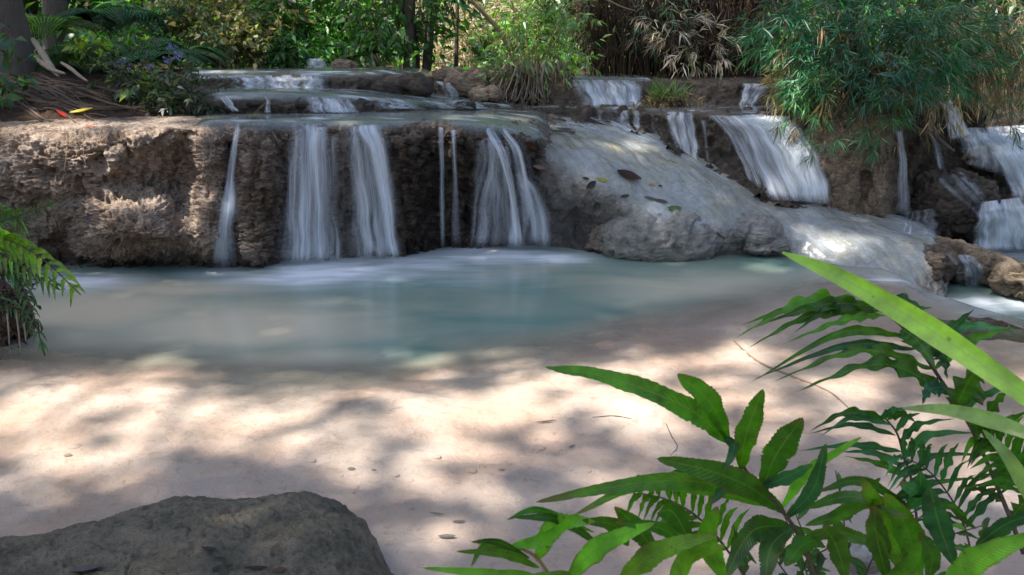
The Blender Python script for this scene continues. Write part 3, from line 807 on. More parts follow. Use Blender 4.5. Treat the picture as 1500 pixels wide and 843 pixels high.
# the sand climbs out of the water behind the camera and on the right bank
B[:, 2] += 0.5 * sstep(0.6, -1.6, B[:, 1]) + 0.25 * sstep(3.3, 4.5, B[:, 0]) * sstep(4.9, 4.3, B[:, 1])
def sand_mat():
    m, nt, out = new_mat("stream_sand")
    v = coords(nt, (1, 1, 1), 'World')
    a = noise(nt, v, 1.6, 5, 0.6, 0.5); b = noise(nt, v, 17, 6, 0.7); f = noise(nt, v, 160, 3, 0.7)
    c = mixc(nt, ramp(nt, a, [(0.38, 0.0), (0.62, 1.0)]), (0.60, 0.415, 0.315), (0.67, 0.53, 0.44))
    c = mixc(nt, ramp(nt, b, [(0.54, 0.0), (0.68, 0.6)]), c, (0.43, 0.275, 0.18))
    c = mixc(nt, ramp(nt, noise(nt, v, 45, 4, 0.6), [(0.64, 0.0), (0.72, 0.6)]), c, (0.30, 0.20, 0.135))
    c = mixc(nt, 1.0, c, ramp(nt, f, [(0.3, 0.94), (0.7, 1.05)]), 'MULTIPLY')
    h = math_(nt, 'ADD', math_(nt, 'MULTIPLY', b, 1.0), math_(nt, 'MULTIPLY', f, 0.06))
    principled(nt, out, c, 0.75, bump(nt, h, 0.65, 0.03), 0.3)
    return m
M['sand'] = sand_mat()
BFc = grid_faces(len(ax), len(ay))
tag(build('stream_bed', B, BFc, M['sand']), kind='structure')
bed_bvh = BVHTree.FromPolygons([tuple(p) for p in B], [tuple(f) for f in BFc.tolist()])

def water_mat(name, deep, milk, rough=0.14, foamc=(0.90, 0.94, 0.97), gain=1.0, refl=0.85):
    """surface of a lime-clouded stream: clear where shallow, milky where deep, white where falls stir it and where pale sheen is painted"""
    m, nt, out = new_mat(name)
    murk = attr(nt, 'murk').outputs['Fac']; foam = attr(nt, 'foam').outputs['Fac']; beige = attr(nt, 'beige').outputs['Fac']
    v = coords(nt, (0.7, 1.3, 1), 'World')
    n1 = noise(nt, v, 1.5, 3, 0.5, 0.8); n2 = noise(nt, coords(nt, (0.5, 2.2, 1), 'World'), 3.2, 3, 0.5, 1.0)
    col = mixc(nt, math_(nt, 'ADD', beige, math_(nt, 'MULTIPLY', math_(nt, 'SUBTRACT', n1, 0.5), 0.8), clamp=True), deep, milk)
    ff = math_(nt, 'MULTIPLY', foam, ramp(nt, n2, [(0.25, 0.45), (0.7, 1.3)]), clamp=True)
    col = mixc(nt, ff, col, foamc)
    d = N(nt, 'BsdfDiffuse'); lk(nt, col, d.inputs['Color'])
    t = N(nt, 'BsdfTransparent'); t.inputs['Color'].default_value = (0.97, 0.985, 0.98, 1)
    op = math_(nt, 'MAXIMUM', math_(nt, 'MULTIPLY', murk, gain), ff, clamp=True)
    mx = N(nt, 'MixShader'); lk(nt, op, mx.inputs[0]); lk(nt, t.outputs[0], mx.inputs[1]); lk(nt, d.outputs[0], mx.inputs[2])
    g = N(nt, 'BsdfGlossy'); g.inputs['Roughness'].default_value = rough
    bn = bump(nt, noise(nt, coords(nt, (0.6, 1.6, 1), 'World'), 6.0, 3, 0.5, 0.4), 0.12, 0.03)
    lk(nt, bn, g.inputs['Normal'])
    fr = N(nt, 'Fresnel'); fr.inputs['IOR'].default_value = 1.33
    mg = N(nt, 'MixShader'); lk(nt, math_(nt, 'MULTIPLY', fr.outputs[0], refl), mg.inputs[0])
    lk(nt, mx.outputs[0], mg.inputs[1]); lk(nt, g.outputs[0], mg.inputs[2])
    lk(nt, mg.outputs[0], out.inputs[0])
    return m
M['pond'] = water_mat("milky_pond_water", (0.15, 0.245, 0.20), (0.60, 0.52, 0.37))
M['run'] = water_mat("shallow_run_water", (0.26, 0.33, 0.30), (0.42, 0.40, 0.30), 0.12, refl=1.0)

def px_blobs(V, lst, z=0.0):
    s = np.zeros(len(V))
    for px, py, rx, ry, k in lst:
        c = onz(px, py, z); ex = abs(onz(px + rx, py, z)[0] - c[0]); ey = abs(onz(px, py + ry, z)[1] - c[1])
        s = np.maximum(s, k * np.exp(-((V[:, 0] - c[0]) / ex) ** 2 - ((V[:, 1] - c[1]) / ey) ** 2))
    return s
ax = np.linspace(-7, 4.4, 400); ay = np.linspace(-1.2, 7.6, 380)
gx, gy = np.meshgrid(ax, ay, indexing='ij')
W = np.stack([gx, gy, roll(gx, gy)], -1).reshape(-1, 3)
dp = depth(W[:, 0], W[:, 1])
sd = W[:, 1] - np.interp(W[:, 0], edge[:, 0], edge[:, 1]) + 0.22 * fbm(np.stack([W[:, 0] * 1.1, W[:, 1] * 1.6, W[:, 0] * 0], -1), 3, 9)
murk = sstep(-0.30, 0.62, sd) ** 1.2
murk = np.clip(murk * 0.87 + 0.10, 0, 0.96)
murk = np.maximum(murk, 0.5 * sstep(2.5, 2.9, W[:, 0]) * sstep(4.6, 5.2, W[:, 1]))
foam = px_blobs(W, [(500, 396, 130, 18, 1.2), (440, 406, 100, 14, 1.0), (330, 400, 60, 8, .7), (600, 386, 80, 14, 1.1), (720, 374, 120, 13, 1.1), (800, 378, 70, 10, .9), (120, 412, 70, 11, 1.2), (60, 402, 60, 8, .6), (1370, 395, 60, 12, .45), (640, 400, 120, 18, .35), (1400, 430, 70, 18, .65), (1300, 408, 80, 12, .6), (1450, 455, 60, 10, .6)])  # entries along the right lip paint its pale reflection as white
foam = np.clip(foam * (0.9 + 0.8 * fbm(W * np.array([1.6, 4.0, 1]), 3, 131)), 0, 1)
beige = px_blobs(W, [(650, 445, 170, 26, .25), (330, 478, 220, 50, 1.1), (150, 455, 200, 48, 1.1), (60, 500, 150, 45, 1.0), (420, 530, 180, 28, .9), (250, 425, 160, 18, .9), (1060, 425, 190, 40, .75), (850, 400, 160, 20, .3), (700, 510, 80, 22, .45), (250, 420, 120, 14, .7)])
beige = np.maximum(beige, 0.85 * (1 - sstep(0.25, 1.0, murk)))
tag(build('pool_water', W, grid_faces(400, 380), M['pond'], attrs={'murk': murk, 'foam': foam, 'beige': beige}), kind='structure')

def flat_water(name, quad, z0, nu, nv, mat, murk=0.6, beige=0.5, foamfn=None, ztilt=None, amp=0.006, edge_drop=0.07):
    """quad: four corners (x, y)"""
    q = np.array(quad, float)
    s, t = np.meshgrid(np.linspace(0, 1, nu), np.linspace(0, 1, nv), indexing='ij')
    p = (1 - s)[..., None] * ((1 - t)[..., None] * q[0] + t[..., None] * q[3]) + s[..., None] * ((1 - t)[..., None] * q[1] + t[..., None] * q[2])
    V = np.concatenate([p, np.full((nu, nv, 1), z0)], -1).reshape(-1, 3)
    V[:, 2] += amp * fbm(V * np.array([2, 5, 1]), 2, 7)
    if ztilt is not None: V[:, 2] += ztilt(V)
    V[:, 2] -= (edge_drop * sstep(0.16, 0.0, t) + edge_drop * sstep(0.08, 0.0, s) + edge_drop * sstep(.92, 1, s)).ravel()
    f = np.zeros(len(V)) if foamfn is None else np.clip(foamfn(V), 0, 1)
    return tag(build(name, V, grid_faces(nu, nv), mat, attrs={'murk': np.full(len(V), murk), 'foam': f, 'beige': np.full(len(V), beige)}), kind='structure')

def strk(V, sd, thr=0.1): return sstep(thr, thr + 0.5, fbm(V * np.array([2.2, 6.5, 1]), 3, sd))
def rim_water(st, name, x0, x1, zmin, ztop, murk, beige, sd, lift=.030, foamk=.8, fade=50, thr=0.0, tilt=None):
    """the film that covers a ledge's top and bends over its lip"""
    P, tu = sheet_points(st, 500, 260, 0.006)
    iu = np.where((tu > x0) & (tu < x1))[0]
    P = P[iu[0]:iu[-1]]; tu = tu[iu[0]:iu[-1]]
    j0 = int(np.argmax(P[:, :, 2].mean(0) > zmin)); P = P[:, j0:]
    n = normals(P); n = n * np.sign(n[:, :, 2:3])
    e = sstep(x0, x0 + fade, tu)[:, None] * sstep(x1, x1 - fade * .7, tu)[:, None] * sstep(0, .12, np.linspace(0, 1, P.shape[1]))[None]
    V = (P + n * ((lift + .012) * e - 0.012)[..., None]).reshape(-1, 3)
    if ztop is not None: V[:, 2] = np.where(V[:, 2] > ztop, ztop + (V[:, 2] - ztop) * .3, V[:, 2])
    f = np.clip(foamk * (1.1 * strk(V, sd, thr)) * e.ravel(), 0, 1)
    tag(build(name, V, grid_faces(P.shape[0], P.shape[1]), M['run'], attrs={'murk': (murk * e).ravel(), 'foam': f, 'beige': np.full(len(V), beige)}), kind='structure')
rim_water(terr, 'upper_pool_water', 272, 815, 1.02, 1.115, .55, .45, 141)
rim_water(step, 'upper_pool_water', 740, 1180, 1.065, 1.10, .55, .5, 143, .025, .9, 40, -.15)
rim_water(tier2, 'tier_water', 290, 765, 1.17, None, .5, .3, 145, .02, .8, 40, -.1)
rim_water(tier3, 'tier_water', 255, 640, 1.38, None, .45, .7, 147, .02, .8, 40, -.1)
rim_water(rear, 'tier_water', 820, 960, 1.33, None, .5, .5, 149, .02, .8, 20, -.1)
flat_water('lower_pool_water', [(3.0, 4.6), (9.0, 4.0), (9.0, 8.6), (3.3, 8.4)], -0.20, 100, 80, M['pond'], 0.85, 0.0, lambda V: px_blobs(V, [(1450, 372, 60, 10, 1.0), (1500, 366, 60, 8, 1.0), (1450, 445, 50, 12, .8), (1500, 450, 40, 12, .7)], -0.2))

# ------------------------------------------------------------------ left earth bank with roots
bank = {
 -300: [(200,6.6),(180,6.7),(160,6.85),(140,7.1),(120,7.4),(108,7.8),(100,8.4),(92,9.4)],
    0: [(200,6.6),(178,6.75),(160,6.9),(140,7.15),(122,7.45),(108,7.9),(99,8.5),(90,9.5)],
   90: [(200,6.6),(178,6.78),(163,6.95),(145,7.2),(128,7.5),(114,7.9),(103,8.5),(93,9.5)],
  160: [(200,6.6),(179,6.85),(168,7.0),(154,7.2),(140,7.5),(128,7.9),(114,8.5),(99,9.5)],
  225: [(200,6.7),(182,6.95),(174,7.1),(166,7.25),(158,7.5),(148,7.8),(132,8.4),(112,9.4)],
  300: [(200,6.8),(186,7.0),(181,7.1),(178,7.2),(176,7.4),(172,7.8),(160,8.4),(140,9.2)],
}
def bank_build():
    nu, nv = 260, 160
    P, tu = sheet_points(bank, nu, nv, 0.02)
    n = normals(P)
    if n[nu // 2, nv // 2, 2] < 0: n = -n
    V = P.reshape(-1, 3)
    d = fbm(V * 3, 4, 151) * 0.06 + (billow(V * np.array([5, 12, 9]), 3, 152) - 0.3) * 0.06 + fbm(V * 30, 2, 153) * 0.012
    V = V + n.reshape(-1, 3) * d[:, None]
    F = grid_faces(nu, nv)
    tag(build('earth_bank', V, F, M['soil']), "bare brown root-laced earth bank at upper left above the ledge", "earth bank")
    remember(V, F)
bank_build()

# everything solid so far, for resting things on it
SV = np.concatenate(BV); SF = np.concatenate(BF)
bvh = BVHTree.FromPolygons(SV.tolist(), SF.tolist())
cam_v = Vector(CAM)
def hit(px, py):
    d = Vector(ray(px, py)).normalized()
    p, n, i, dist = bvh.ray_cast(cam_v, d)
    if p is None: return None, None
    n = np.array(n); 
    if np.dot(n, np.array(d)) > 0: n = -n
    return np.array(p), n

# ------------------------------------------------------------------ waterfalls
def fall_mat(name, white=(0.90, 0.95, 0.98), sx=13.0, sy=0.4):
    m, nt, out = new_mat(name)
    uvn = N(nt, 'UVMap')
    def streak(a, b, sc, det):
        mp = N(nt, 'Mapping'); mp.inputs['Scale'].default_value = (a, b, 1); lk(nt, uvn.outputs[0], mp.inputs['Vector'])
        return noise(nt, mp.outputs[0], sc, det, 0.6)
    s1 = streak(sx, sy, 1.0, 3); s2 = streak(sx * 3.2, sy * 1.5, 1.0, 3)
    dens = attr(nt, 'dens').outputs['Fac']
    s3 = streak(sx * 0.35, sy * 1.2, 1.0, 2)
    st = math_(nt, 'ADD', math_(nt, 'MULTIPLY', s1, 0.36), math_(nt, 'ADD', math_(nt, 'MULTIPLY', s2, 0.12), math_(nt, 'MULTIPLY', s3, 0.52)))
    k = ramp(nt, st, [(0.36, 0.12), (0.50, 0.55), (0.63, 1.35)])
    a = math_(nt, 'MULTIPLY', dens, k, clamp=True)
    a = math_(nt, 'MULTIPLY', a, 0.97)
    d = N(nt, 'BsdfDiffuse'); d.inputs['Color'].default_value = (*white, 1)
    t = N(nt, 'BsdfTranslucent'); t.inputs['Color'].default_value = (*white, 1)
    mx = N(nt, 'MixShader'); mx.inputs[0].default_value = 0.4; lk(nt, d.outputs[0], mx.inputs[1]); lk(nt, t.outputs[0], mx.inputs[2])
    g = N(nt, 'BsdfGlossy'); g.inputs['Roughness'].default_value = 0.35
    mg = N(nt, 'MixShader'); mg.inputs[0].default_value = 0.12; lk(nt, mx.outputs[0], mg.inputs[1]); lk(nt, g.outputs[0], mg.inputs[2])
    tr = N(nt, 'BsdfTransparent')
    fin = N(nt, 'MixShader'); lk(nt, a, fin.inputs[0]); lk(nt, tr.outputs[0], fin.inputs[1]); lk(nt, mg.outputs[0], fin.inputs[2])
    lk(nt, fin.outputs[0], out.inputs[0])
    return m
M['fall'] = fall_mat("silky_falling_water")
M['film'] = fall_mat("thin_water_film", (0.76, 0.84, 0.90), 20, 0.6)

def fall_piece(left, right, seed, dens=0.9, off=0.05, free=0.6, nv=60, layers=2, hug=False, gaps=0.0, vfade=(0.03, 0.10), bandf=6.0, edge_soft=0.18, ext=0.0):
    """one sheet of falling water between two photograph curves, hung in front of the rock it falls over"""
    if seed < 20:
        left = [(left[0][0] + (1 if left[0][0] < right[0][0] else 0), left[0][1] - 11)] + list(left); right = [(right[0][0], right[0][1] - 11)] + list(right)
        vfade = (max(vfade[0], .12), vfade[1]); edge_soft = max(edge_soft, .34)
    L = np.array(left, float); Rr = np.array(right, float)
    wpx = np.abs(L[:, 0] - Rr[:, 0]).mean()
    nu = int(np.clip(wpx / 2.2, 6, 80))
    tv = np.linspace(0, 1, nv)
    Lp = smooth_path(L, nv); Rp = smooth_path(Rr, nv)
    wob = np.clip(wpx * .10, .8, 6.0)
    for E, q in ((Lp, 0), (Rp, 40)):
        E[:, 0] += wob * perlin(np.stack([tv * 4.2, tv * 0 + seed * 2.3 + q, tv * 0], 1), seed + q) * sstep(0, .2, tv)
    rr = np.random.default_rng(seed)
    out = []
    for ly in range(layers):
        u = np.linspace(0, 1, nu)
        pxy = Lp[None] * (1 - u)[:, None, None] + Rp[None] * u[:, None, None]
        Y = np.full((nu, nv), np.nan)
        for i in range(nu):
            for j in range(0, nv, 2):
                p, n = hit(pxy[i, j, 0], pxy[i, j, 1])
                if p is not None: Y[i, j] = p[1]
        for i in range(nu):
            ok = ~np.isnan(Y[i])
            if ok.sum() < 2: Y[i] = 7.0
            else: Y[i] = np.interp(np.arange(nv), np.arange(nv)[ok], Y[i][ok])
        Y = np.where(np.isnan(Y), 7, Y)
        # remove depth jumps across the sheet, then let the water fall free
        med = np.median(Y, axis=0, keepdims=True); Y = np.clip(Y, med - 0.35, med + 0.35)
        if not hug:
            run = np.minimum.accumulate(Y, axis=1)
            Y = run * free + Y * (1 - free)
        Y = box_smooth(box_smooth(Y, max(1, nv // 14), 1), max(1, nu // 16), 0)
        Y = Y - off * (0.35 + 0.65 * sstep(0, 0.25, tv))[None] - 0.022 * ly
        b = perlin(np.stack([np.repeat(u * bandf * 1.7, nv), np.tile(tv * 1.3, nu), np.full(nu * nv, seed * 3.7 + ly)], 1), seed).reshape(nu, nv)
        Y = Y - 0.025 * b * sstep(0.05, 0.4, tv)[None]
        V = np.array([[at(pxy[i, j, 0], pxy[i, j, 1], Y[i, j]) for j in range(nv)] for i in range(nu)])
        bu = perlin(np.stack([u * bandf, u * 0 + seed * 1.3 + ly * 9.1, u * 0], 1), seed + 5 + ly)
        bu = sstep(-0.55 + gaps, 0.30 + gaps, bu)
        es = sstep(0, edge_soft, u) * sstep(1, 1 - edge_soft, u)
        vf = sstep(0, vfade[0], tv) * (1 - 0.85 * sstep(1 - vfade[1], 1, tv))
        pv = perlin(np.stack([np.repeat(u * bandf * 1.3, nv), np.tile(tv * 2.2, nu), np.full(nu * nv, seed * 1.9 + ly)], 1), seed + 60).reshape(nu, nv)
        D = dens * (bu * es)[:, None] * vf[None] * (1 + .55 * pv * sstep(.1, .4, tv)[None])
        D = D * (1 - 0.25 * ly)
        UV = np.stack(np.broadcast_arrays((u * wpx / 60.0 + seed * 0.37 + ly * 3.3)[:, None], tv[None] * 3 + seed), -1)
        out.append((V.reshape(-1, 3), grid_faces(nu, nv), UV.reshape(-1, 2), D.ravel()))
    return out

def waterfall(name, pieces, label, cat="waterfall", group=None, mat=None):
    V, F, U, D, n = [], [], [], [], 0
    for pc in pieces:
        for v, f, u, d in pc:
            V.append(v); F.append(f + n); U.append(u); D.append(d); n += len(v)
    o = build(name, np.concatenate(V), np.concatenate(F), mat or M['fall'], uv=np.concatenate(U), attrs={'dens': np.concatenate(D)})
    return tag(o, label, cat, group)

fp = fall_piece
g1 = "falls pouring over the front ledge"
waterfall('waterfall', [fp([(343,186),(338,215),(331,262),(322,300),(319,330),(311,362),(311,391)], [(352,186),(350,215),(344,262),(346,300),(343,330),(346,362),(346,391)], 1, .8, .05, .4, layers=2, edge_soft=.35, bandf=3),
                        fp([(328,278),(322,300),(322,318),(330,332)], [(350,272),(354,298),(348,320),(340,334)], 2, .6, .05, .3, layers=1, edge_soft=.45, bandf=2)],
          "single narrow white trickle at far left of the front ledge", group=g1)
waterfall('waterfall', [fp([(424,190),(424,240),(420,300),(418,345),(416,388)], [(484,190),(486,240),(488,300),(490,345),(494,384)], 3, .85, .06, .9, gaps=-.1, bandf=7, edge_soft=.3),
                        fp([(420,240),(418,300),(416,345),(414,388)], [(450,235),(446,300),(448,345),(452,388)], 4, .6, .09, .9, layers=1, bandf=3, vfade=(.3,.1)),
                        fp([(412,200),(410,240),(406,300),(402,345),(398,390)], [(504,196),(506,240),(508,300),(512,345),(520,386)], 72, .58, .03, .8, layers=1, bandf=5, gaps=-.3, edge_soft=.35)],
          "wide straight curtain of white water, left of the two central curtains", group=g1)
waterfall('waterfall', [fp([(500,190),(508,225),(516,280),(520,330),(522,382)], [(572,190),(574,225),(580,290),(584,340),(588,380)], 5, .62, .06, .9, gaps=.15, bandf=6),
                        fp([(518,192),(536,222),(550,280),(560,330),(568,380)], [(560,190),(570,222),(577,290),(582,340),(587,378)], 6, .95, .10, .9, gaps=-.15, bandf=5, edge_soft=.35),
                        fp([(512,275),(512,320),(520,352),(545,380)], [(532,270),(532,315),(548,345),(566,378)], 7, .5, .10, .6, layers=1, bandf=2, vfade=(.25,.15)),
                        fp([(490,196),(492,240),(494,300),(494,345),(494,386)], [(582,200),(582,240),(588,300),(592,340),(596,380)], 71, .62, .04, .8, layers=1, bandf=5, gaps=-.3, edge_soft=.35)],
          "curved curtain of white water fanning right beside the bare brown column", group=g1)
waterfall('waterfall', [fp([(641,196),(643,240),(644,300),(645,362)], [(650,196),(651,240),(652,300),(653,362)], 8, .6, .05, .4, layers=2, edge_soft=.35, bandf=2),
                        fp([(660,200),(662,250),(662,310),(660,361)], [(669,200),(671,250),(674,310),(678,361)], 9, .55, .05, .4, layers=2, edge_soft=.35, bandf=2)],
          "pair of thin parallel water threads right of the bare brown column", group=g1)
waterfall('waterfall', [fp([(703,215),(702,255),(690,305),(686,362)], [(735,205),(738,250),(722,305),(716,362)], 10, .55, .05, .8, gaps=.15, bandf=5),
                        fp([(712,196),(732,235),(746,290),(752,361)], [(726,192),(744,228),(757,290),(765,360)], 11, 1.0, .08, .9, edge_soft=.3, bandf=3),
                        fp([(732,192),(752,225),(762,280),(766,358)], [(742,190),(764,220),(776,272),(784,300)], 12, .9, .07, .8, edge_soft=.3, bandf=3),
                        fp([(756,262),(762,290),(768,320),(770,360)], [(770,256),(792,278),(806,312),(811,362)], 13, .75, .06, .6, bandf=4, vfade=(.3, .1)),
                        fp([(690,205),(688,250),(682,305),(676,363)], [(772,205),(792,250),(808,305),(818,363)], 73, .55, .03, .7, layers=1, bandf=6, gaps=-.2, edge_soft=.35)],
          "spreading fan of white threads ending in a mist veil before the boulder", group=g1)

# row of small falls over the right-hand step
waterfall('waterfall', [fp([(974,163),(976,185),(984,204),(986,212)], [(1016,164),(1020,190),(1024,222),(1026,240)], 20, .95, .04, .8, bandf=5),
                        fp([(1026,176),(1030,200),(1034,232)], [(1036,174),(1038,205),(1040,246)], 21, .4, .03, .8, layers=1, bandf=2)],
          "small white curtain in the middle of the dark rock step")
waterfall('waterfall', [fp([(866,161),(868,170),(872,178)], [(975,163),(978,182),(982,205)], 22, .55, .03, .8, gaps=.35, bandf=14)],
          "row of short white dribbles along the left part of dark step")
waterfall('waterfall', [fp([(1058,170),(1074,188),(1092,222),(1108,258),(1122,292)], [(1120,166),(1150,182),(1180,220),(1202,262),(1222,300)], 23, 1.0, .05, .75, bandf=6, edge_soft=.12, nv=70, gaps=-.35),
                        fp([(1078,172),(1100,190),(1124,222),(1142,260),(1154,294)], [(1150,168),(1178,188),(1198,222),(1214,262),(1222,298)], 24, 1.0, .11, .75, bandf=6, nv=70, gaps=-.25),
                        fp([(1030,168),(1056,190),(1080,230),(1096,268)], [(1066,168),(1088,200),(1104,236),(1120,280)], 25, .6, .03, .6, layers=2, gaps=.0, bandf=6)],
          "big bright waterfall arching down onto the pale slope beside the rock pillar")
waterfall('waterfall', [fp([(826,113),(834,122),(842,138),(846,158)], [(930,113),(940,124),(946,138),(950,158)], 26, .95, .03, .8, gaps=-.1, bandf=9)],
          "wide short fall below the dry reeds, left of the grassy tuft")
waterfall('waterfall', [fp([(1086,122),(1086,135),(1082,148),(1080,161)], [(1132,122),(1122,135),(1112,148),(1104,161)], 27, .85, .03, .8, bandf=5)],
          "narrow pale fall on the tan wall, right of the grassy tuft")
# left tiers
waterfall('waterfall', [fp([(330,111),(334,118),(338,126),(340,133)], [(484,110),(484,118),(485,126),(485,134)], 30, .95, .03, .8, gaps=-.05, bandf=12)],
          "long low white fall off the highest tier at left")
waterfall('waterfall', [fp([(262,102),(264,106),(268,112),(270,118)], [(395,101),(398,104),(400,108),(402,112)], 31, .7, .03, .8, gaps=.1, bandf=12)],
          "thin upper lip of white water at the back of highest tier")
waterfall('waterfall', [fp([(310,140),(322,146),(330,156),(340,164)], [(330,138),(338,145),(344,155),(352,164)], 32, .8, .03, .6, layers=2, bandf=3)],
          "small white spout at the left end of the low tier")
waterfall('waterfall', [fp([(386,142),(390,150),(388,158),(386,166)], [(394,142),(397,150),(397,158),(398,166)], 33, .75, .03, .7, layers=2, edge_soft=.35, bandf=2)],
          "lone thin white spout in the middle of the low tier")
waterfall('waterfall', [fp([(444,141),(448,150),(450,158),(452,166)], [(512,141),(518,150),(522,158),(530,166)], 34, .95, .03, .8, gaps=-.05, bandf=8)],
          "row of white strands at the right end of the low tier")
waterfall('waterfall', [fp([(530,140),(540,147),(545,154),(552,160)], [(690,146),(700,151),(715,156),(735,160)], 35, .7, .02, .2, hug=True, gaps=.1, bandf=9)],
          "shallow white cascade sliding over rounded rock in mid stream", mat=M['film'])
waterfall('waterfall', [fp([(634,119),(642,126),(646,134),(648,143)], [(658,120),(664,126),(670,134),(674,143)], 36, .95, .03, .7, bandf=4)],
          "short white fall left of the golden boulder")
# right cascade
g2 = "drops of the right-hand cascade"
waterfall('waterfall', [fp([(1368,136),(1380,160),(1386,184),(1390,206)], [(1386,134),(1404,158),(1414,180),(1424,200)], 40, 1.1, .16, .8, bandf=3, gaps=-.5)],
          "narrow upper drop of the right cascade, emerging from the bamboo", group=g2)
waterfall('waterfall', [fp([(1392,188),(1402,205),(1410,225),(1412,240)], [(1530,182),(1534,205),(1538,235),(1540,280)], 41, 1.0, .16, .6, gaps=-.4, bandf=7),
                        fp([(1425,196),(1448,222),(1466,255),(1480,290)], [(1470,190),(1500,225),(1520,260),(1530,300)], 42, 1.1, .24, .6, gaps=-.5, bandf=4)],
          "broad middle drop of the right cascade, spreading over dark boulder", group=g2)
waterfall('waterfall', [fp([(1436,296),(1430,318),(1426,342),(1424,368)], [(1500,288),(1514,310),(1522,338),(1526,368)], 43, 1.1, .16, .8, gaps=-.5, bandf=5)],
          "lowest drop of the right cascade, falling into the turquoise pool", group=g2)
waterfall('waterfall', [fp([(1312,192),(1316,230),(1314,270),(1312,312)], [(1322,190),(1328,230),(1332,270),(1336,318)], 44, .6, .04, .7, bandf=3, edge_soft=.3)],
          "thin water veil down the fluted pillar's right side")
waterfall('waterfall', [fp([(1356,180),(1366,215),(1374,250)], [(1366,178),(1378,212),(1388,256)], 45, .55, .04, .6, bandf=3, edge_soft=.3)],
          "faint water veil beside the fallen stick under bamboo")
waterfall('waterfall', [fp([(1370,262),(1390,285),(1425,312),(1436,345)], [(1410,250),(1440,280),(1455,312),(1452,350)], 46, .55, .03, .3, hug=True, gaps=.25, bandf=8)],
          "dribbling film over the big dripping hump", mat=M['film'])
waterfall('waterfall', [fp([(1318,312),(1316,330),(1314,345)], [(1372,304),(1374,325),(1374,345)], 47, .6, .03, .5, gaps=.25, bandf=8)],
          "short white dribbles at the foot of the dripping rock")
waterfall('waterfall', [fp([(1385,372),(1395,385),(1400,400),(1402,424)], [(1432,374),(1444,388),(1446,402),(1444,426)], 48, .55, .03, .3, hug=True, gaps=.05, bandf=5)],
          "pinkish water film sliding down the long brown ridge", mat=M['film'])
waterfall('waterfall', [fp([(450,86),(450,92),(448,100)], [(476,86),(478,92),(480,100)], 49, .9, .03, .8, layers=2, bandf=3)],
          "tiny distant fall among the trees, above the highest tier")
# films sliding over the slope
waterfall('water_film', [fp([(850,168),(900,188),(960,212),(1010,236),(1080,276)], [(905,178),(965,206),(1000,226),(1040,248),(1110,284)], 60, .8, .012, .0, hug=True, layers=1, gaps=.05, bandf=6)],
          "bluish white film running down the slope's right edge below the step", "water film", mat=M['film'])
waterfall('water_film', [fp([(760,176),(800,188),(850,196)], [(930,180),(955,196),(960,210)], 61, .45, .012, .0, hug=True, layers=1, gaps=.15, bandf=7)],
          "thin bright film at the top of the pale slope", "water film", mat=M['film'])
# ------------------------------------------------------------------ vegetation materials
M['leaf'] = leaf_mat("green_leaves")
M['leafdim'] = leaf_mat("shade_leaves", 0.4, 0.06, 0.5)
M['bamboo'] = leaf_mat("bamboo_leaves", 0.42, 0.06, 0.45)
M['dry'] = leaf_mat("dry_leaves", 0.3, 0.03, 0.6)
M['frond'] = frond_mat("fern_blades")
M['blade'] = frond_mat("fresh_blades", 0.55, 0.06, 0.4, 0.0)
M['bark'] = wood_mat("brown_bark", (0.055, 0.042, 0.032), (0.16, 0.125, 0.09))
M['twig'] = wood_mat("thin_twigs", (0.10, 0.075, 0.045), (0.26, 0.20, 0.12))
M['root'] = wood_mat("pale_roots", (0.20, 0.15, 0.10), (0.42, 0.34, 0.25))
M['stem'] = wood_mat("dark_fern_stem", (0.035, 0.022, 0.014), (0.09, 0.055, 0.03), (1, 1, 1), 0.45)
M['litter'] = leaf_mat("fallen_leaf", 0.1, 0.02, 0.5)

def strips(P0, P1, w, sag=0.0):
    """thin three-sided twigs between point pairs"""
    P0 = np.asarray(P0); P1 = np.asarray(P1); n = len(P0)
    t, a, b = frame_of(P1 - P0)
    w = np.broadcast_to(np.asarray(w, float), (n,))[:, None]
    mid = (P0 + P1) / 2; mid[:, 2] += sag * np.linalg.norm(P1 - P0, axis=1)
    V = np.empty((n, 9, 3))
    for k in range(3):
        an = 2 * np.pi * k / 3
        o = (math.cos(an) * a + math.sin(an) * b) * w * 0.5
        V[:, k] = P0 + o; V[:, 3 + k] = mid + o * 0.8; V[:, 6 + k] = P1 + o * 0.4
    i = np.arange(n)[:, None] * 9
    F = []
    for r in (0, 3):
        for k in range(3):
            F.append(i + np.array([[r + k, r + (k + 1) % 3, r + 3 + (k + 1) % 3, r + 3 + k]]))
    return V.reshape(-1, 3), np.concatenate(F)

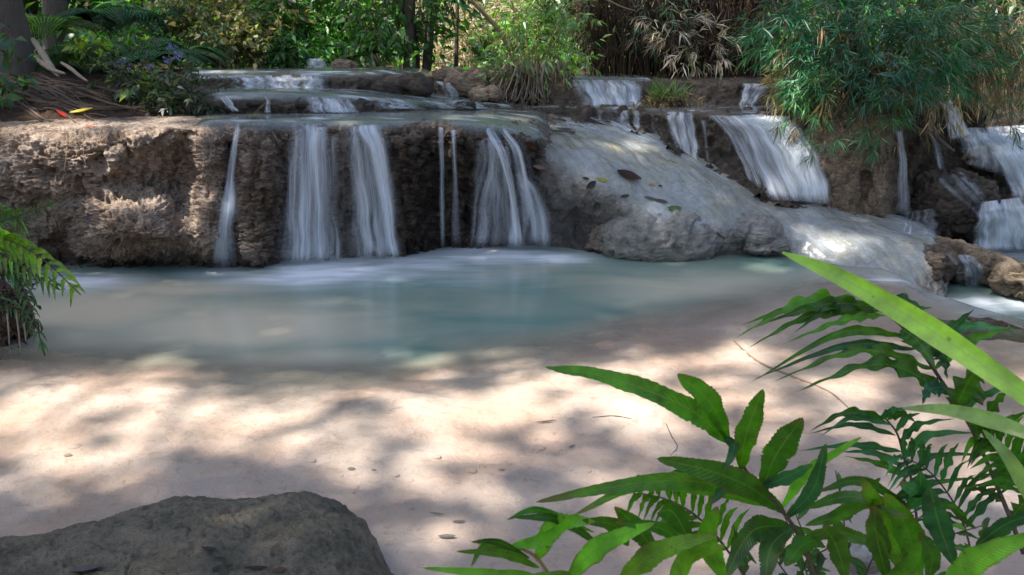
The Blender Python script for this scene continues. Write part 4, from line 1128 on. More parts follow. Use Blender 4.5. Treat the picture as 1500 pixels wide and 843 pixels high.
def twig_leaves(bag, c, d, tl, nl, L, W, base, var=.35, hue=.15, droop=.35, spread=.8, fan=False, m=0, twig_m=1, tw=0.006, zb=0.0, fold=.18, curl=.2, twigcol=(1, 1, 1)):
    """twigs at c along d, each carrying nl leaves"""
    n = len(c)
    if n == 0: return
    d = d / np.linalg.norm(d, axis=1, keepdims=True)
    tl = np.broadcast_to(np.asarray(tl, float), (n,)) * R.uniform(.6, 1.3, n)
    if twig_m is not None:
        e = c + d * tl[:, None]; e[:, 2] -= droop * 0.3 * tl
        V, F = strips(c, e, tw); bag.add(V, F, twigcol, twig_m)
    k = np.tile(np.arange(nl), n); i = np.repeat(np.arange(n), nl)
    D = d[i]
    s = np.cross(D, np.array([0, 0, 1.0]) + 0.5 * R.normal(size=(len(i), 3))); s /= np.maximum(np.linalg.norm(s, axis=1, keepdims=True), 1e-6)
    f = (k + R.uniform(0, 1, len(i))) / nl
    if fan: f = 0.75 + 0.25 * f
    pos = c[i] + D * (tl[i] * f)[:, None]; pos[:, 2] -= droop * 0.3 * tl[i] * f * f
    sg = np.where(k % 2 == 0, 1, -1)[:, None]
    ld = D * (1 - 0.4 * spread) + s * sg * spread * R.uniform(.4, 1.2, (len(i), 1)) + R.normal(0, .25, (len(i), 3))
    ld[:, 2] += zb - droop * R.uniform(.3, 1.2, len(i))
    nr = np.array([0, 0, 1.0]) + R.normal(0, .55, (len(i), 3))
    LL = L * R.uniform(.6, 1.25, len(i))
    tw_c = np.exp(R.normal(0, var * .6, n))[i][:, None]
    V, F, C = leaves(pos, ld, nr, LL, W * LL / L * R.uniform(.8, 1.2, len(i)), np.clip(tints(len(i), base, var * .7, hue) * tw_c, .004, .9), fold, curl)
    bag.add(V, F, C, m)

def blob_points(blobs, n, gap=0.0, gs=1.6, seed=0, shell=0.35):
    """points in ellipsoids [(centre, radii, weight)], thinned by noise so that the crown has holes"""
    w = np.array([b[2] for b in blobs], float); w /= w.sum()
    P, D = [], []
    for b, k in zip(blobs, w):
        m = int(n * k * 2.2) + 4
        u = rand_dir(m); r = R.uniform(shell, 1, m) ** 0.6
        p = np.array(b[0]) + u * r[:, None] * np.array(b[1])
        keep = fbm(p * gs, 2, seed) > gap + R.normal(0, .12, m)
        p, u = p[keep], u[keep]
        q = int(n * k)
        P.append(p[:q]); D.append(u[:q])
    return np.concatenate(P), np.concatenate(D)

def limb(a, b, r0, r1, bendv=0.15, n=10, sides=7, rough=.25, seed=0):
    a = np.array(a, float); b = np.array(b, float)
    L = np.linalg.norm(b - a)
    m = (a + b) / 2 + R.normal(0, bendv * L * .5, 3)
    P = smooth_path([a, m, b], n)
    return tube(P, [r0, (r0 + r1) / 2, r1], sides, rough, seed)

def ground_at(x, y):
    return float(ground_z(np.array([x]), np.array([y]))[0])

def tree(px, Y, top, blobs, trunk_r, n, leaf, base_col, label, nl=5, tl=.35, L=.16, W=.06, group=None, gap=-.05, lean=0.0, var=.4, hue=.15, z0=None, droop=.35, mat='leaf', stems=1, cat="tree", base=None, name='tree', limbs=9, spread=.8, fan=False, zb=0.0):
    """tapered trunk(s) with limbs into the crown, and a crown of leafy twigs"""
    if base is None:
        b = at(px, 100, Y); z = ground_at(b[0], Y) if z0 is None else z0
        base = np.array([b[0], Y, z])
    base = np.array(base, float)
    t = thing(name, base, label, cat, group)
    tb = Bag()
    blobs = [(np.array(c) + base if not absol else np.array(c), r, w) for c, r, w, absol in [(x + (False,))[:4] for x in blobs]]
    for s in range(stems):
        off = R.normal(0, trunk_r * 1.6, 3) * (stems > 1); off[2] = -.1
        topp = base + np.array([lean + R.normal(0, .12) * (stems > 1) * top, R.normal(0, .08) * top, top * R.uniform(.85, 1.1)])
        V, F = limb(base + off, topp, trunk_r * R.uniform(.8, 1.1), trunk_r * .45, .07, 14, 10, .35, s)
        tb.add(V, F)
    for k in range(limbs):
        c, r, w = blobs[k % len(blobs)]
        q = np.array(c) + rand_dir(1)[0] * np.array(r) * .75
        a = base + np.array([lean, 0, top]) * R.uniform(.45, 1.0)
        V, F = limb(a, q, trunk_r * .38, trunk_r * .07, .18, 9, 6, .2, k); tb.add(V, F)
    tb.out('trunk', [M['bark']], t)
    P, D = blob_points(blobs, n, gap, seed=int(R.integers(999)))
    cb = Bag()
    twig_leaves(cb, P, D + R.normal(0, .5, D.shape), tl, nl, L, W, base_col, var, hue, droop, spread, fan, zb=zb, tw=.01)
    cb.out('crown', [M[mat], M['twig']], t)
    return t

# ------------------------------------------------------------------ sun direction and where the photograph is sunlit
SUN_EL, SUN_AZ = math.radians(64), math.radians(-122)      # azimuth from +Y towards +X: from behind-left
sund = np.array([math.cos(SUN_EL) * math.sin(SUN_AZ), math.cos(SUN_EL) * math.cos(SUN_AZ), math.sin(SUN_EL)])

lit = [(600,180,280,10,.7),(940,225,90,36,.6),(560,270,30,70,.55),(450,300,30,70,.4),(765,290,40,60,.5),(1000,322,80,26,.9),(1110,345,40,16,.7),(60,270,140,110,1.0),(230,200,160,40,1.0),(750,40,800,60,.55),(600,740,420,60,.55),(120,220,120,40,.9),(290,350,50,30,.9),(640,60,140,70,1.0),(490,50,90,60,1.0),(950,50,110,50,.8),(1060,60,60,60,.7),(200,165,120,12,.5),(140,245,190,95,1.5),(320,335,50,60,1.2),(230,335,120,70,1.4),(20,300,80,60,1.1),(620,640,240,60,.85),(950,640,200,60,.9),(395,360,28,45,.9),(40,215,90,50,.9),(210,190,80,16,.8),(385,240,25,40,.4),
       (150,600,330,62,1.2),(60,660,160,60,1.1),(330,610,170,50,1.1),(560,610,180,66,1.2),(880,580,240,95,1.3),(760,640,140,34,.7),(620,560,130,28,.95),(840,500,110,22,.7),(960,485,150,28,.95),(140,690,200,36,.95),(620,680,190,40,.8),(330,660,200,30,.7),(800,720,200,40,.7),
       (1060,520,160,46,1.0),(1150,590,200,75,.9),(1300,640,240,120,.7),(1150,410,90,26,.6),(1260,345,95,40,1.1),(1330,385,60,20,1.0),(1180,375,40,14,.9),
       (1185,240,40,62,1.1),(1150,182,50,18,.9),(1225,200,30,70,.8),(930,190,90,12,.9),(840,185,60,10,.8),(400,104,150,9,1.0),(420,122,80,11,.8),(690,128,55,20,1.0),(980,132,45,26,.9),
       (600,445,150,20,.30),(330,485,140,26,.5),(110,408,60,10,.9),(480,398,90,12,.5),(780,105,90,55,1.0),(1500,410,60,30,.8),(1440,345,60,24,.7),(1400,540,140,70,.6),(900,750,220,80,.6),(20,360,70,60,.8),(1220,90,120,80,.9),(330,60,110,70,.9),(1430,255,50,40,1.0),(1490,225,60,50,1.0),(1465,335,40,40,.8),(1150,195,60,40,1.0),(1395,170,25,40,.8),(160,60,110,50,.55)]

dark = [(470,460,560,70,1.1),(300,790,280,60,.6),(620,290,220,80,.15),(150,800,300,40,.3)]

def lit_amount(V):
    """how open the overhead crown should stay for the ray that the sun sends through these points"""
    dn = Vector(-sund); P = np.zeros_like(V)
    for k in range(len(V)):
        o = Vector(V[k]); best = None
        for b in (bvh, bed_bvh):
            p, n_, _, dist = b.ray_cast(o, dn)
            if p is not None and (best is None or dist < best[0]): best = (dist, p)
        P[k] = best[1] if best else V[k] - sund * (V[k, 2] / sund[2])
    q = project(P)
    s = np.zeros(len(V))
    for px, py, rx, ry, k in lit:
        s = np.maximum(s, k * np.exp(-(((q[:, 0] - px) / rx) ** 2 + ((q[:, 1] - py) / ry) ** 2) ** 1.4))
    n1 = fbm(P * np.array([1.9, 3.4, 1.4]), 3, 201); n2 = fbm(P * np.array([6.0, 11.0, 3.0]), 2, 202)
    for px, py, rx, ry, k in dark:
        s = s - k * np.exp(-(((q[:, 0] - px) / rx) ** 2 + ((q[:, 1] - py) / ry) ** 2) ** 1.6)
    s = 0.66 * s + 0.95 * n1 + 0.60 * n2
    inside = (q[:, 0] > -250) & (q[:, 0] < 1750) & (q[:, 1] < 1100) & (P[:, 1] > .8)
    return np.where(inside, s, 0.15 + .3 * n1), P

# ------------------------------------------------------------------ the big shade tree (trunk at the top left corner; unseen crown thinned to shape the sun patches)
base = at(6, 108, 8.15)
t = thing('tree', base, "big shade tree whose rough brown trunk stands in the top left corner, unseen crown shaped for dappled light", "tree")
tb = Bag()
P = smooth_path([base + np.array([-.05, 0, -.25]), base + np.array([0, 0, .5]), base + np.array([.02, -.1, 2.2]), base + np.array([-.3, -.8, 8.2]), base + np.array([-1.2, -2.0, 12.0])], 60)
V, F = tube(P, [.40, .25, .24, .22, .19, .14], 28, .22, 5); tb.add(V, F)
limbs_to = [(-10, 3.5, 13.8), (-7.5, -1.0, 14.4), (-5.0, 2.0, 14.6), (-3.4, 4.4, 14.8), (-5.8, 5.8, 14.8), (-10.6, 5.5, 14.2), (-8.4, -2.5, 14.2), (-10.5, .5, 14.0)]
for k, q in enumerate(limbs_to):
    V, F = limb(base + np.array([-.9, -1.6, R.uniform(9.5, 11.8)]), q, .07, .012, .12, 16, 7, .2, k); tb.add(V, F)
    for _ in range(3):
        e = np.array(q) + R.normal(0, 1.2, 3) * np.array([1, 1, .35])
        V, F = limb(np.array(q) * .85 + .15 * (base + np.array([0, 0, 11.5])), e, .014, .004, .15, 8, 5, .1, k); tb.add(V, F)
tb.out('trunk', [M['bark']], t)
n = 46000
C = np.stack([R.uniform(-12.2, -.8, n), R.uniform(-4.2, 6.6, n), R.uniform(13.4, 15.6, n)], 1)
s, Pg = lit_amount(C)
py_ = project(Pg)[:, 1]
soft = 0.06 + 0.40 * sstep(500, 560, py_) * (Pg[:, 1] > .8)
s = s + 0.17 * sstep(500, 560, py_) * (Pg[:, 1] > .8)
C = C[s < 0.38 + soft * R.uniform(-1, 1, n)]
cb = Bag()
# leaflet pairs, left out wherever a sun patch should fall
i = np.repeat(np.arange(len(C)), 2)
pos = C[i] + R.normal(0, .035, (len(i), 3))
d = rand_dir(len(i), 0, .5)
V, F, cc = leaves(pos, d, np.array([0, 0, 1.0]) + R.normal(0, .4, (len(i), 3)), R.uniform(.15, .27, len(i)), R.uniform(.07, .12, len(i)), tints(len(i), (.06, .11, .03), .3))
cb.add(V, F, cc)
cb.out('crown', [M['leaf']], t)
print('canopy leaves', len(i))
# roots at its foot
def root(pts, r, label, group="pale roots at the shade tree's foot"):
    P = smooth_path([at(*p) for p in pts], 26)
    b = Bag(); V, F = tube(P, r, 8, .25, int(pts[0][0])); b.add(V, F)
    tag(b.out('root', [M['root']]), label, "root", group)
root([(48, 58, 8.1), (62, 78, 7.95), (76, 100, 7.8), (86, 112, 7.65)], [.022, .032, .028, .012], "thick pale buttress root right of the shade tree's trunk")
root([(52, 84, 8.0), (64, 94, 7.85), (78, 103, 7.7), (95, 108, 7.6)], [.02, .025, .02, .01], "thin pale root bending round below the thick buttress root")
root([(90, 92, 7.8), (104, 101, 7.7), (116, 111, 7.6), (128, 119, 7.5)], [.012, .018, .014, .008], "slender pale root lying apart on the brown bank")
rk = 0
for k in range(22):
    x0 = R.uniform(-20, 70); y0 = R.uniform(108, 165); x1 = x0 + R.uniform(60, 190); y1 = min(y0 + R.uniform(12, 60), 178)
    P = []
    for f in np.linspace(0, 1, 9):
        px = x0 + (x1 - x0) * f; py = y0 + (y1 - y0) * f ** 1.2 + 4 * math.sin(f * 7 + k) + R.normal(0, 1.2)
        h, _ = hit(px, py)
        if h is not None and (not P or np.linalg.norm(h - P[-1]) < .5): P.append(h)
    if len(P) < 5: continue
    P = smooth_path(P, 40); P = box_smooth(P, 2, 0); P[:, 2] += .004
    b = Bag(); V, F = tube(P, np.array([.6, 1, .8, .25]) * R.uniform(.010, .022), 6, .3, k); b.add(V, F, np.array((.34, .27, .22)) * R.uniform(.6, 1.3))
    b.out('root', [M['root']], t); rk += 1

# second trunk just behind it, at the frame's top
tree(78, 10.2, 4.5, [((0, 0, 5), (1.8, 1.5, 1.1), 1), ((-1.5, 0, 4.3), (1.5, 1.2, .9), 1)], .14, 700, 'leaf', (.05, .10, .03), "slim brown trunk just right of the big shade tree", L=.2, W=.08)

# ------------------------------------------------------------------ background shrubs and trees, left to right
def fern_frond(bag, base, d0, length, width, col, npin=34, droop=.5, up=.8, m=0, sm=1, var=.25, sub=9):
    """feathery frond: arching stem with pinnae, each pinna a row of small leaflets"""
    d = np.array([d0[0], d0[1], 0.0]); d /= np.linalg.norm(d)
    s = np.linspace(0, 1, 24)
    P = np.array(base) + d * (length * s[:, None] * .85) + np.array([0, 0, 1.0]) * (length * (up * s - (up + droop) * .62 * s ** 2))[:, None]
    V, F = tube(P, [.007, .003], 4); bag.add(V, F, (.6, .7, .4), sm)
    tt = np.linspace(.15, 1, npin)
    T = np.gradient(P, axis=0); T /= np.linalg.norm(T, axis=1, keepdims=True)
    c = np.array([np.interp(tt, s, P[:, k]) for k in range(3)]).T
    g = np.array([np.interp(tt, s, T[:, k]) for k in range(3)]).T
    side = np.cross(g, np.array([0, 0, 1.0])); side /= np.maximum(np.linalg.norm(side, axis=1, keepdims=True), 1e-6)
    prof = width * np.sin(np.pi * np.clip(tt * .85 + .12, 0, 1)) ** .8 * (1 - .35 * tt)
    fc = np.array(col) * math.exp(R.normal(0, var))
    for sg in (1, -1):
        pd = side * sg + g * .45 + np.array([0, 0, -.12]); pd /= np.linalg.norm(pd, axis=1, keepdims=True)
        i = np.repeat(np.arange(npin), sub); f = np.tile((np.arange(sub) + .5) / sub, npin)
        pos = c[i] + pd[i] * (prof[i] * f)[:, None]; pos[:, 2] -= .12 * prof[i] * f * f
        ls = np.where(np.tile(np.arange(sub), npin) % 2 == 0, 1, -1)[:, None]
        ld = g[i] * ls * .8 + pd[i] * .8
        V, F, C = leaves(pos, ld, np.array([0, 0, 1.0]) + R.normal(0, .2, (len(i), 3)), prof[i] * .26 * (1.1 - .5 * f), prof[i] * .11, tints(len(i), fc, .15, .08))
        bag.add(V, F, C, m)

def fern_clump(px, py, Y, n, length, width, col, label, spread=(-1, 1), group=None, mat='leafdim', up=.8, droop=.5):
    b0 = at(px, py, Y)
    t = thing('fern', b0, label, "fern", group)
    for k in range(n):
        a = R.uniform(spread[0], spread[1]) * math.pi
        bag = Bag()
        fern_frond(bag, b0 + R.normal(0, .05, 3) * np.array([1, 1, .2]), (math.sin(a), -math.cos(a)), length * R.uniform(.7, 1.2), width * R.uniform(.8, 1.2), col, up=up * R.uniform(.6, 1.3), droop=droop * R.uniform(.7, 1.3))
        bag.out('frond', [M[mat], M['stem']], t)
gf = "feathery ferns on the upper left bank"
fern_clump(130, 92, 8.7, 16, .75, .19, (.055, .13, .022), "large dim green fern spilling over the bank beside the pale roots", (-.65, .65), gf)
fern_clump(205, 95, 8.9, 16, .75, .19, (.035, .105, .04), "dark feathery fern behind the purple-flowered plant", (-.65, .65), gf)
fern_clump(85, 45, 9.3, 15, .8, .2, (.085, .17, .02), "yellow-green fern high on the bank right of the slim trunk", (-.65, .65), gf)
fern_clump(165, 45, 9.6, 16, .8, .2, (.032, .10, .045), "topmost dark fern at the frame's upper edge, left of the pale shrub", (-.7, .7), gf)
fern_clump(255, 88, 9.4, 14, .7, .18, (.035, .10, .035), "dark green fern below the pale sunlit shrub", (-.7, .7), gf)
fern_clump(240, 40, 10.0, 14, .9, .2, (.035, .10, .04), "shaded fern directly left of the pale sunlit shrub's top", (-.7, .7), gf)

def shrub(px, py, Y, blobs, n, col, label, nl=6, tl=.2, L=.09, W=.035, mat='leaf', stems=7, sr=.012, gap=-.05, cat="shrub", name='shrub', group=None, var=.4, hue=.15, droop=.35, spread=.8, fan=False, stemcol=(1, 1, 1), zb=0., stem_mat='twig', shell=.2, curl=.2, extra=None):
    b0 = at(px, py, Y)
    t = thing(name, b0, label, cat, group)
    bl = []
    for cx, cy, cY, rx, ry, rz, w in blobs:      # given where the photograph shows them
        c = at(cx, cy, cY); k = cY / FPX
        bl.append((c, (rx * k, rz, ry * k), w))
    sb = Bag()
    for k in range(stems):
        c, r, w = bl[k % len(bl)]
        e = np.array(c) + rand_dir(1)[0] * np.array(r) * .7
        V, F = limb(b0 + R.normal(0, .04, 3) * np.array([1, 1, .1]), e, sr * R.uniform(.7, 1.3), sr * .3, .12, 12, 5, .1, k); sb.add(V, F, stemcol)
    sb.out('stem', [M[stem_mat]], t)
    P, D = blob_points(bl, n, gap, 2.5, int(R.integers(999)), shell)
    bag = Bag()
    twig_leaves(bag, P, D + R.normal(0, .6, D.shape), tl, nl, L, W, col, var, hue, droop, spread, fan, zb=zb, tw=.004, curl=curl)
    if extra is not None: extra(bag, bl)
    bag.out('foliage', [M[mat], M['twig']], t)
    return t

shrub(330, 100, 9.9, [(320,40,9.9,70,50,.5,2),(360,70,9.7,45,40,.4,1),(290,10,10,60,35,.5,1),(390,10,10,50,30,.5,1)], 650, (.20, .19, .085), "pale sunlit olive shrub right of the dark ferns", stems=16, sr=.014, L=.085, W=.04, var=.5, hue=.2)
shrub(420, 95, 10.2, [(415,50,10.2,45,45,.5,1),(440,80,9.9,35,22,.4,.7),(400,10,10.4,40,30,.4,.7)], 650, (.04, .12, .03), "dark green bush between the pale shrub and tiny distant fall", droop=.6)
shrub(490, 92, 13.5, [(490,35,13.5,60,42,.9,2),(470,70,13,30,22,.5,.7),(520,60,13.5,30,30,.5,.7)], 900, (.10, .24, .05), "soft mid-green bush above the tiny distant fall", L=.11, W=.05, droop=.5)
tree(597, 10.4, 1.9, [((-.55, 0, 1.0), (.55, .5, .5), 1), ((.15, -.2, 1.15), (.6, .5, .5), 1.2), ((-.1, -.2, .55), (.45, .4, .3), .5), ((0, 0, 2.2), (1.6, 1.2, .8), 1.5)], .075, 900, 'leaf', (.05, .135, .025), "dark leafy tree with stout trunk rising from the highest tier in the centre", z0=1.40, L=.12, W=.045, stems=4, tl=.28, droop=.55, limbs=14)
for k, (px, Y, lb) in enumerate(((556, 11.5, "thin bare sapling left of the centre tree"), (668, 11.2, "thin leaning sapling right of the centre tree"))):
    b = Bag(); q = at(px, 105, Y)
    V, F = limb(q, q + np.array([.35 * (k - .5), 0, 2.2]), .03, .015, .08, 14, 6, .2, k); b.add(V, F)
    V, F = limb(q + np.array([0, 0, .5]), q + np.array([.5 - k, .1, 1.7]), .015, .006, .1, 10, 5, .2, k); b.add(V, F)
    tag(b.out('sapling', [M['bark']]), lb, "sapling")
shrub(690, 110, 13.0, [(680,60,13,60,50,.8,2),(720,25,13.2,60,30,.7,1),(655,95,12.4,35,18,.5,.7),(640,20,13.5,40,30,.5,.6)], 1300, (.36, .30, .22), "sun-bleached dry bush behind the centre tree", mat='dry', L=.11, W=.018, stems=30, sr=.012, hue=.1, var=.35, stemcol=(1.6, 1.5, 1.4), gap=-.2)
shrub(770, 150, 9.25, [(770,50,9.3,60,45,.45,2),(815,75,9.1,50,32,.4,1.2),(745,15,9.4,30,25,.4,.7),(830,20,9.3,45,30,.4,1),(725,95,9.0,22,25,.2,.35)], 250, (.17, .27, .085), "bright yellow-green shrub on a root cluster in the centre", stems=34, sr=.011, L=.10, W=.024, var=.35, hue=.15, droop=.45, tl=.22, stemcol=(1.3, 1.15, .9))
# its root cluster
rb = Bag()
b0 = at(785, 128, 9.15)
u = R.uniform(0, 1, 160)
for k in range(160):
    a = at(740 + 90 * u[k], R.uniform(88, 110), 9.15 + R.normal(0, .1)); e = at(725 + 120 * u[k] + R.normal(0, 8), R.uniform(140, 156), 9.0 + R.normal(0, .1))
    V, F = limb(a, e, R.uniform(.004, .014), .004, .12, 8, 4, .1, k); rb.add(V, F, R.uniform(.6, 1.4))
twig_leaves(rb, np.array([at(R.uniform(735, 840), R.uniform(100, 155), 9.1 + R.normal(0, .1)) for _ in range(240)]), rand_dir(240, -.6), .1, 4, .07, .02, (.17, .12, .06), .5, .15, m=1, twig_m=0)
tag(rb.out('root_cluster', [M['root'], M['dry']]), "tangle of brown hanging roots and dead leaves under the yellow-green shrub", "roots")
boulder('boulder', at(785, 140, 9.35), (.42, .28, .22), "root-covered brown rock under the yellow-green shrub", 68, M['soil'], 70, 1.0)
# dry reeds
def reeds(name, px0, px1, py0, Y0, Y1, n, hmin, hmax, label, col=(.75, .6, .45), leafcol=(.13, .085, .05), nleaf=900, lean=.25):
    b0 = at((px0 + px1) / 2, py0, Y0)
    t = thing(name, b0, label, "reeds")
    bag = Bag()
    for k in range(n):
        Y = R.uniform(Y0, Y1); a = at(R.uniform(px0, px1), py0, Y); a[2] = 1.30
        hgt = R.uniform(hmin, hmax)
        e = a + np.array([R.normal(0, lean), R.normal(-.1, lean * .5), hgt])
        V, F = limb(a, e, R.uniform(.006, .014), .004, .10, 9, 4, .05, k); bag.add(V, F, np.array(col) * R.uniform(.35, 1.25))
    bag.out('stem', [M['twig']], t)
    lb = Bag()
    P = np.stack([R.uniform(at(px0, 60, Y0)[0] - .1, at(px1, 60, Y0)[0] + .1, nleaf), R.uniform(Y0 - .1, Y1 + .2, nleaf), 1.4 + np.abs(R.normal(0, .9, nleaf)) + .3], 1)
    twig_leaves(lb, P, rand_dir(nleaf, -.5), .25, 6, .16, .016, leafcol, .5, .12, droop=.9, m=0, twig_m=1, tw=.004)
    lb.out('foliage', [M['dry'], M['twig']], t)
reeds('reed_clump', 865, 985, 112, 9.7, 10.7, 130, 1.2, 2.4, "tall clump of dry brown reeds behind the wide rear fall", (.5, .38, .28), (.05, .032, .02))
reeds('reed_clump', 985, 1130, 115, 10.0, 11.0, 110, 1.2, 2.4, "darker dry brown reed clump behind the straight-topped tan wall", (.35, .26, .19), (.045, .028, .018), 1200)
# bleached hanging spray
shrub(960, 5, 9.9, [(985,38,9.7,34,16,.2,1),(1010,62,9.6,32,14,.2,1.2),(955,25,9.8,25,16,.2,.6),(1030,70,9.55,22,10,.15,.6)], 85, (.46, .37, .28), "bleached dry bamboo spray hanging in front of the dark reeds", mat='dry', L=.17, W=.016, stems=8, sr=.006, fan=True, nl=7, droop=.5, hue=.08, name='bamboo_spray', cat="branch")
shrub(935, 0, 9.9, [(950,30,9.85,22,24,.2,1),(965,10,9.8,30,18,.2,1)], 60, (.09, .17, .08), "green bamboo sprig left of the bleached spray", mat='bamboo', L=.17, W=.016, stems=5, sr=.006, fan=True, nl=7, droop=.6, name='bamboo_spray', cat="branch")
# tuft on the rear pool
def tuft():
    b0 = at(978, 150, 8.55)
    t = thing('grass_tuft', b0, "small sunlit grassy tuft on a brown clod in front of the tan wall", "plant")
    bag = Bag()
    n = 170
    a = R.uniform(0, 2 * np.pi, n)
    d = np.stack([np.cos(a) * .9, np.sin(a) * .7, R.uniform(.25, 1.6, n)], 1)
    V, F, C = leaves(b0 + R.normal(0, .05, (n, 3)) * np.array([1.3, 1, .5]) + np.array([0, 0, .02]), d, rand_dir(n, .8), R.uniform(.12, .27, n), R.uniform(.010, .018, n), tints(n, (.17, .24, .06), .3))
    bag.add(V, F, C); bag.out('foliage', [M['bamboo']], t)
    bb = Bag()
    P = b0 + R.normal(0, 1, (140, 3)) * np.array([.13, .09, .03])
    twig_leaves(bb, P, rand_dir(140, -.3), .08, 5, .08, .014, (.24, .16, .085), .4, .1)
    bb.out('dead_leaves', [M['dry'], M['twig']], t)
tuft()
boulder('boulder', at(980, 156, 8.55), (.17, .12, .07), "brown clod carrying the small grassy tuft", 69, M['soil'], 60, 1.0)

# ------------------------------------------------------------------ bamboo over the rock pillar
def bamboo(name, root_px, root_py, rY, fans, label, ncane, col, seed, mat='bamboo', canecol=(1.0, .85, .55), L=.20, W=.017, nl=8, drycount=0, hang=()):
    """canes arch out of one root; drooping fans of long narrow leaves hang from their twigs"""
    b0 = at(root_px, root_py, rY)
    t = thing(name, b0, label, "bamboo")
    cb = Bag(); lb = Bag(); db = Bag()
    for k in range(ncane):
        fx, fy, fY, rx, ry, rz, w = fans[k % len(fans)]
        e = at(fx + R.normal(0, rx * .5), fy + R.normal(0, ry * .5), fY + R.normal(0, rz * .5))
        m = b0 * .5 + e * .5 + np.array([R.normal(0, .12), R.normal(0, .1), .30 + .25 * abs(e[0] - b0[0])])
        P = smooth_path([b0 + R.normal(0, .10, 3) * np.array([1, 1, .1]), m, e], 14)
        V, F = tube(P, [.009, .006, .003], 5, .1, k); cb.add(V, F, np.array(canecol) * R.uniform(.5, 1.2))
    cb.out('cane', [M['twig']], t)
    for fx, fy, fY, rx, ry, rz, w in fans:
        n = int(w * .58)
        c = at(fx, fy, fY); kx = fY / FPX
        u = rand_dir(n) * (R.uniform(0, 1, (n, 1)) ** .45)
        P = c + u * np.array([rx * kx, rz, ry * kx])
        out = P - b0; out[:, 2] *= .4; out /= np.linalg.norm(out, axis=1, keepdims=True)
        d = out * .8 + R.normal(0, .6, (n, 3)) + np.array([0, -.1, -.2])
        colr = np.array(col) * math.exp(R.normal(0, .35)) * np.array([R.uniform(.6, 1.5), 1, R.uniform(.7, 1.4)])
        twig_leaves(lb, P, d, .16, nl, L, W, colr, .38, .16, .40, .75, True, tw=.003, curl=.15, twigcol=(1.1, .95, .6))
    lb.out('foliage', [M[mat], M['twig']], t)
    if drycount:
        P = np.array([at(R.uniform(*hang[0]), R.uniform(*hang[1]), R.uniform(*hang[2])) for _ in range(drycount)])
        twig_leaves(db, P, rand_dir(drycount, -1.6), .22, 6, .17, .014, (.26, .19, .115), .45, .1, .9, .5, True, tw=.003)
        db.out('dead_leaves', [M['dry'], M['twig']], t)
bamboo('bamboo_clump', 1255, 150, 7.75,
       [(1240,40,7.6,80,50,.45,210),(1340,50,7.5,85,55,.45,210),(1215,90,7.5,50,45,.3,110),(1300,115,7.25,55,38,.25,120),(1160,25,7.7,60,28,.35,55),(1125,50,7.8,32,26,.2,40),(1350,105,7.3,55,32,.25,90),(1195,130,7.45,26,28,.2,45),(1208,190,7.2,10,26,.08,10),(1292,165,7.1,22,26,.12,40),(1275,195,7.1,12,16,.08,10),(1400,70,7.5,60,55,.35,120),(1290,0,7.6,120,26,.5,120),(1180,95,7.5,28,34,.2,50)],
       "large green bamboo clump drooping over the rock pillar", 70, (.042, .145, .068), 3, drycount=260, hang=((1150, 1390), (0, 170), (7.4, 7.9)), L=.155, W=.0125, nl=10)
bamboo('bamboo_clump', 1440, 120, 8.6, [(1450,60,8.3,60,60,.4,60),(1490,95,8.0,34,50,.3,50),(1430,20,8.4,70,40,.4,70),(1484,165,7.8,10,40,.1,9)],
       "thinner bamboo with many dry stems at the right edge above the cascade", 40, (.05, .12, .045), 4, L=.15, W=.012, drycount=300, hang=((1390, 1510), (0, 118), (8.0, 8.8)), canecol=(1.2, 1.0, .85))
# bright tawny tuft under the clump's left side
shrub(1195, 155, 7.9, [(1190,120,7.85,35,30,.2,1),(1165,140,7.9,25,18,.15,.6),(1215,150,7.7,22,25,.15,.7)], 130, (.34, .30, .12), "straw-yellow grass tuft under the left side of the bamboo clump", mat='dry', L=.18, W=.014, stems=12, sr=.005, fan=True, nl=7, droop=.5, name='grass_tuft', cat="plant")
# fallen stick
def stick(p, r, label, m='bark', col=(1, 1, 1), name='stick', onrock=False, group=None):
    P = []
    for px, py, Y in p:
        h = None
        if onrock or Y is None:
            h, nn = hit(px, py)
            if h is not None: h = h + nn * r * .6
        P.append(h if h is not None else at(px, py, Y or 7))
    P = smooth_path(P, 18)
    b = Bag(); V, F = tube(P, [r, r * .9, r * .5], 6, .2, int(p[0][0])); b.add(V, F, col)
    tag(b.out(name, [M[m]]), label, "stick", group)
stick([(1364, 194, 7.55), (1380, 208, 7.5), (1398, 222, 7.45)], .022, "dark broken stick wedged beside the right cascade's upper drop")
stick([(1408, 98, 7.9), (1440, 102, 7.85), (1490, 112, 7.8)], .006, "thin bare cane sticking out sideways at right edge", 'twig')
stick([(690, 0, 9.0), (730, 45, 9.1), (755, 100, 9.15), (748, 128, 9.1)], .022, "curved tan trunk arching up left of the yellow-green shrub", 'twig', (1.2, 1.1, .9), 'sapling')
stick([(840, 4, 9.2), (880, -2, 9.2), (910, 10, 9.2), (930, 16, 9.2)], .010, "bare pale branch reaching right above the dry reeds", 'twig', (1.4, 1.3, 1.2), 'branch')

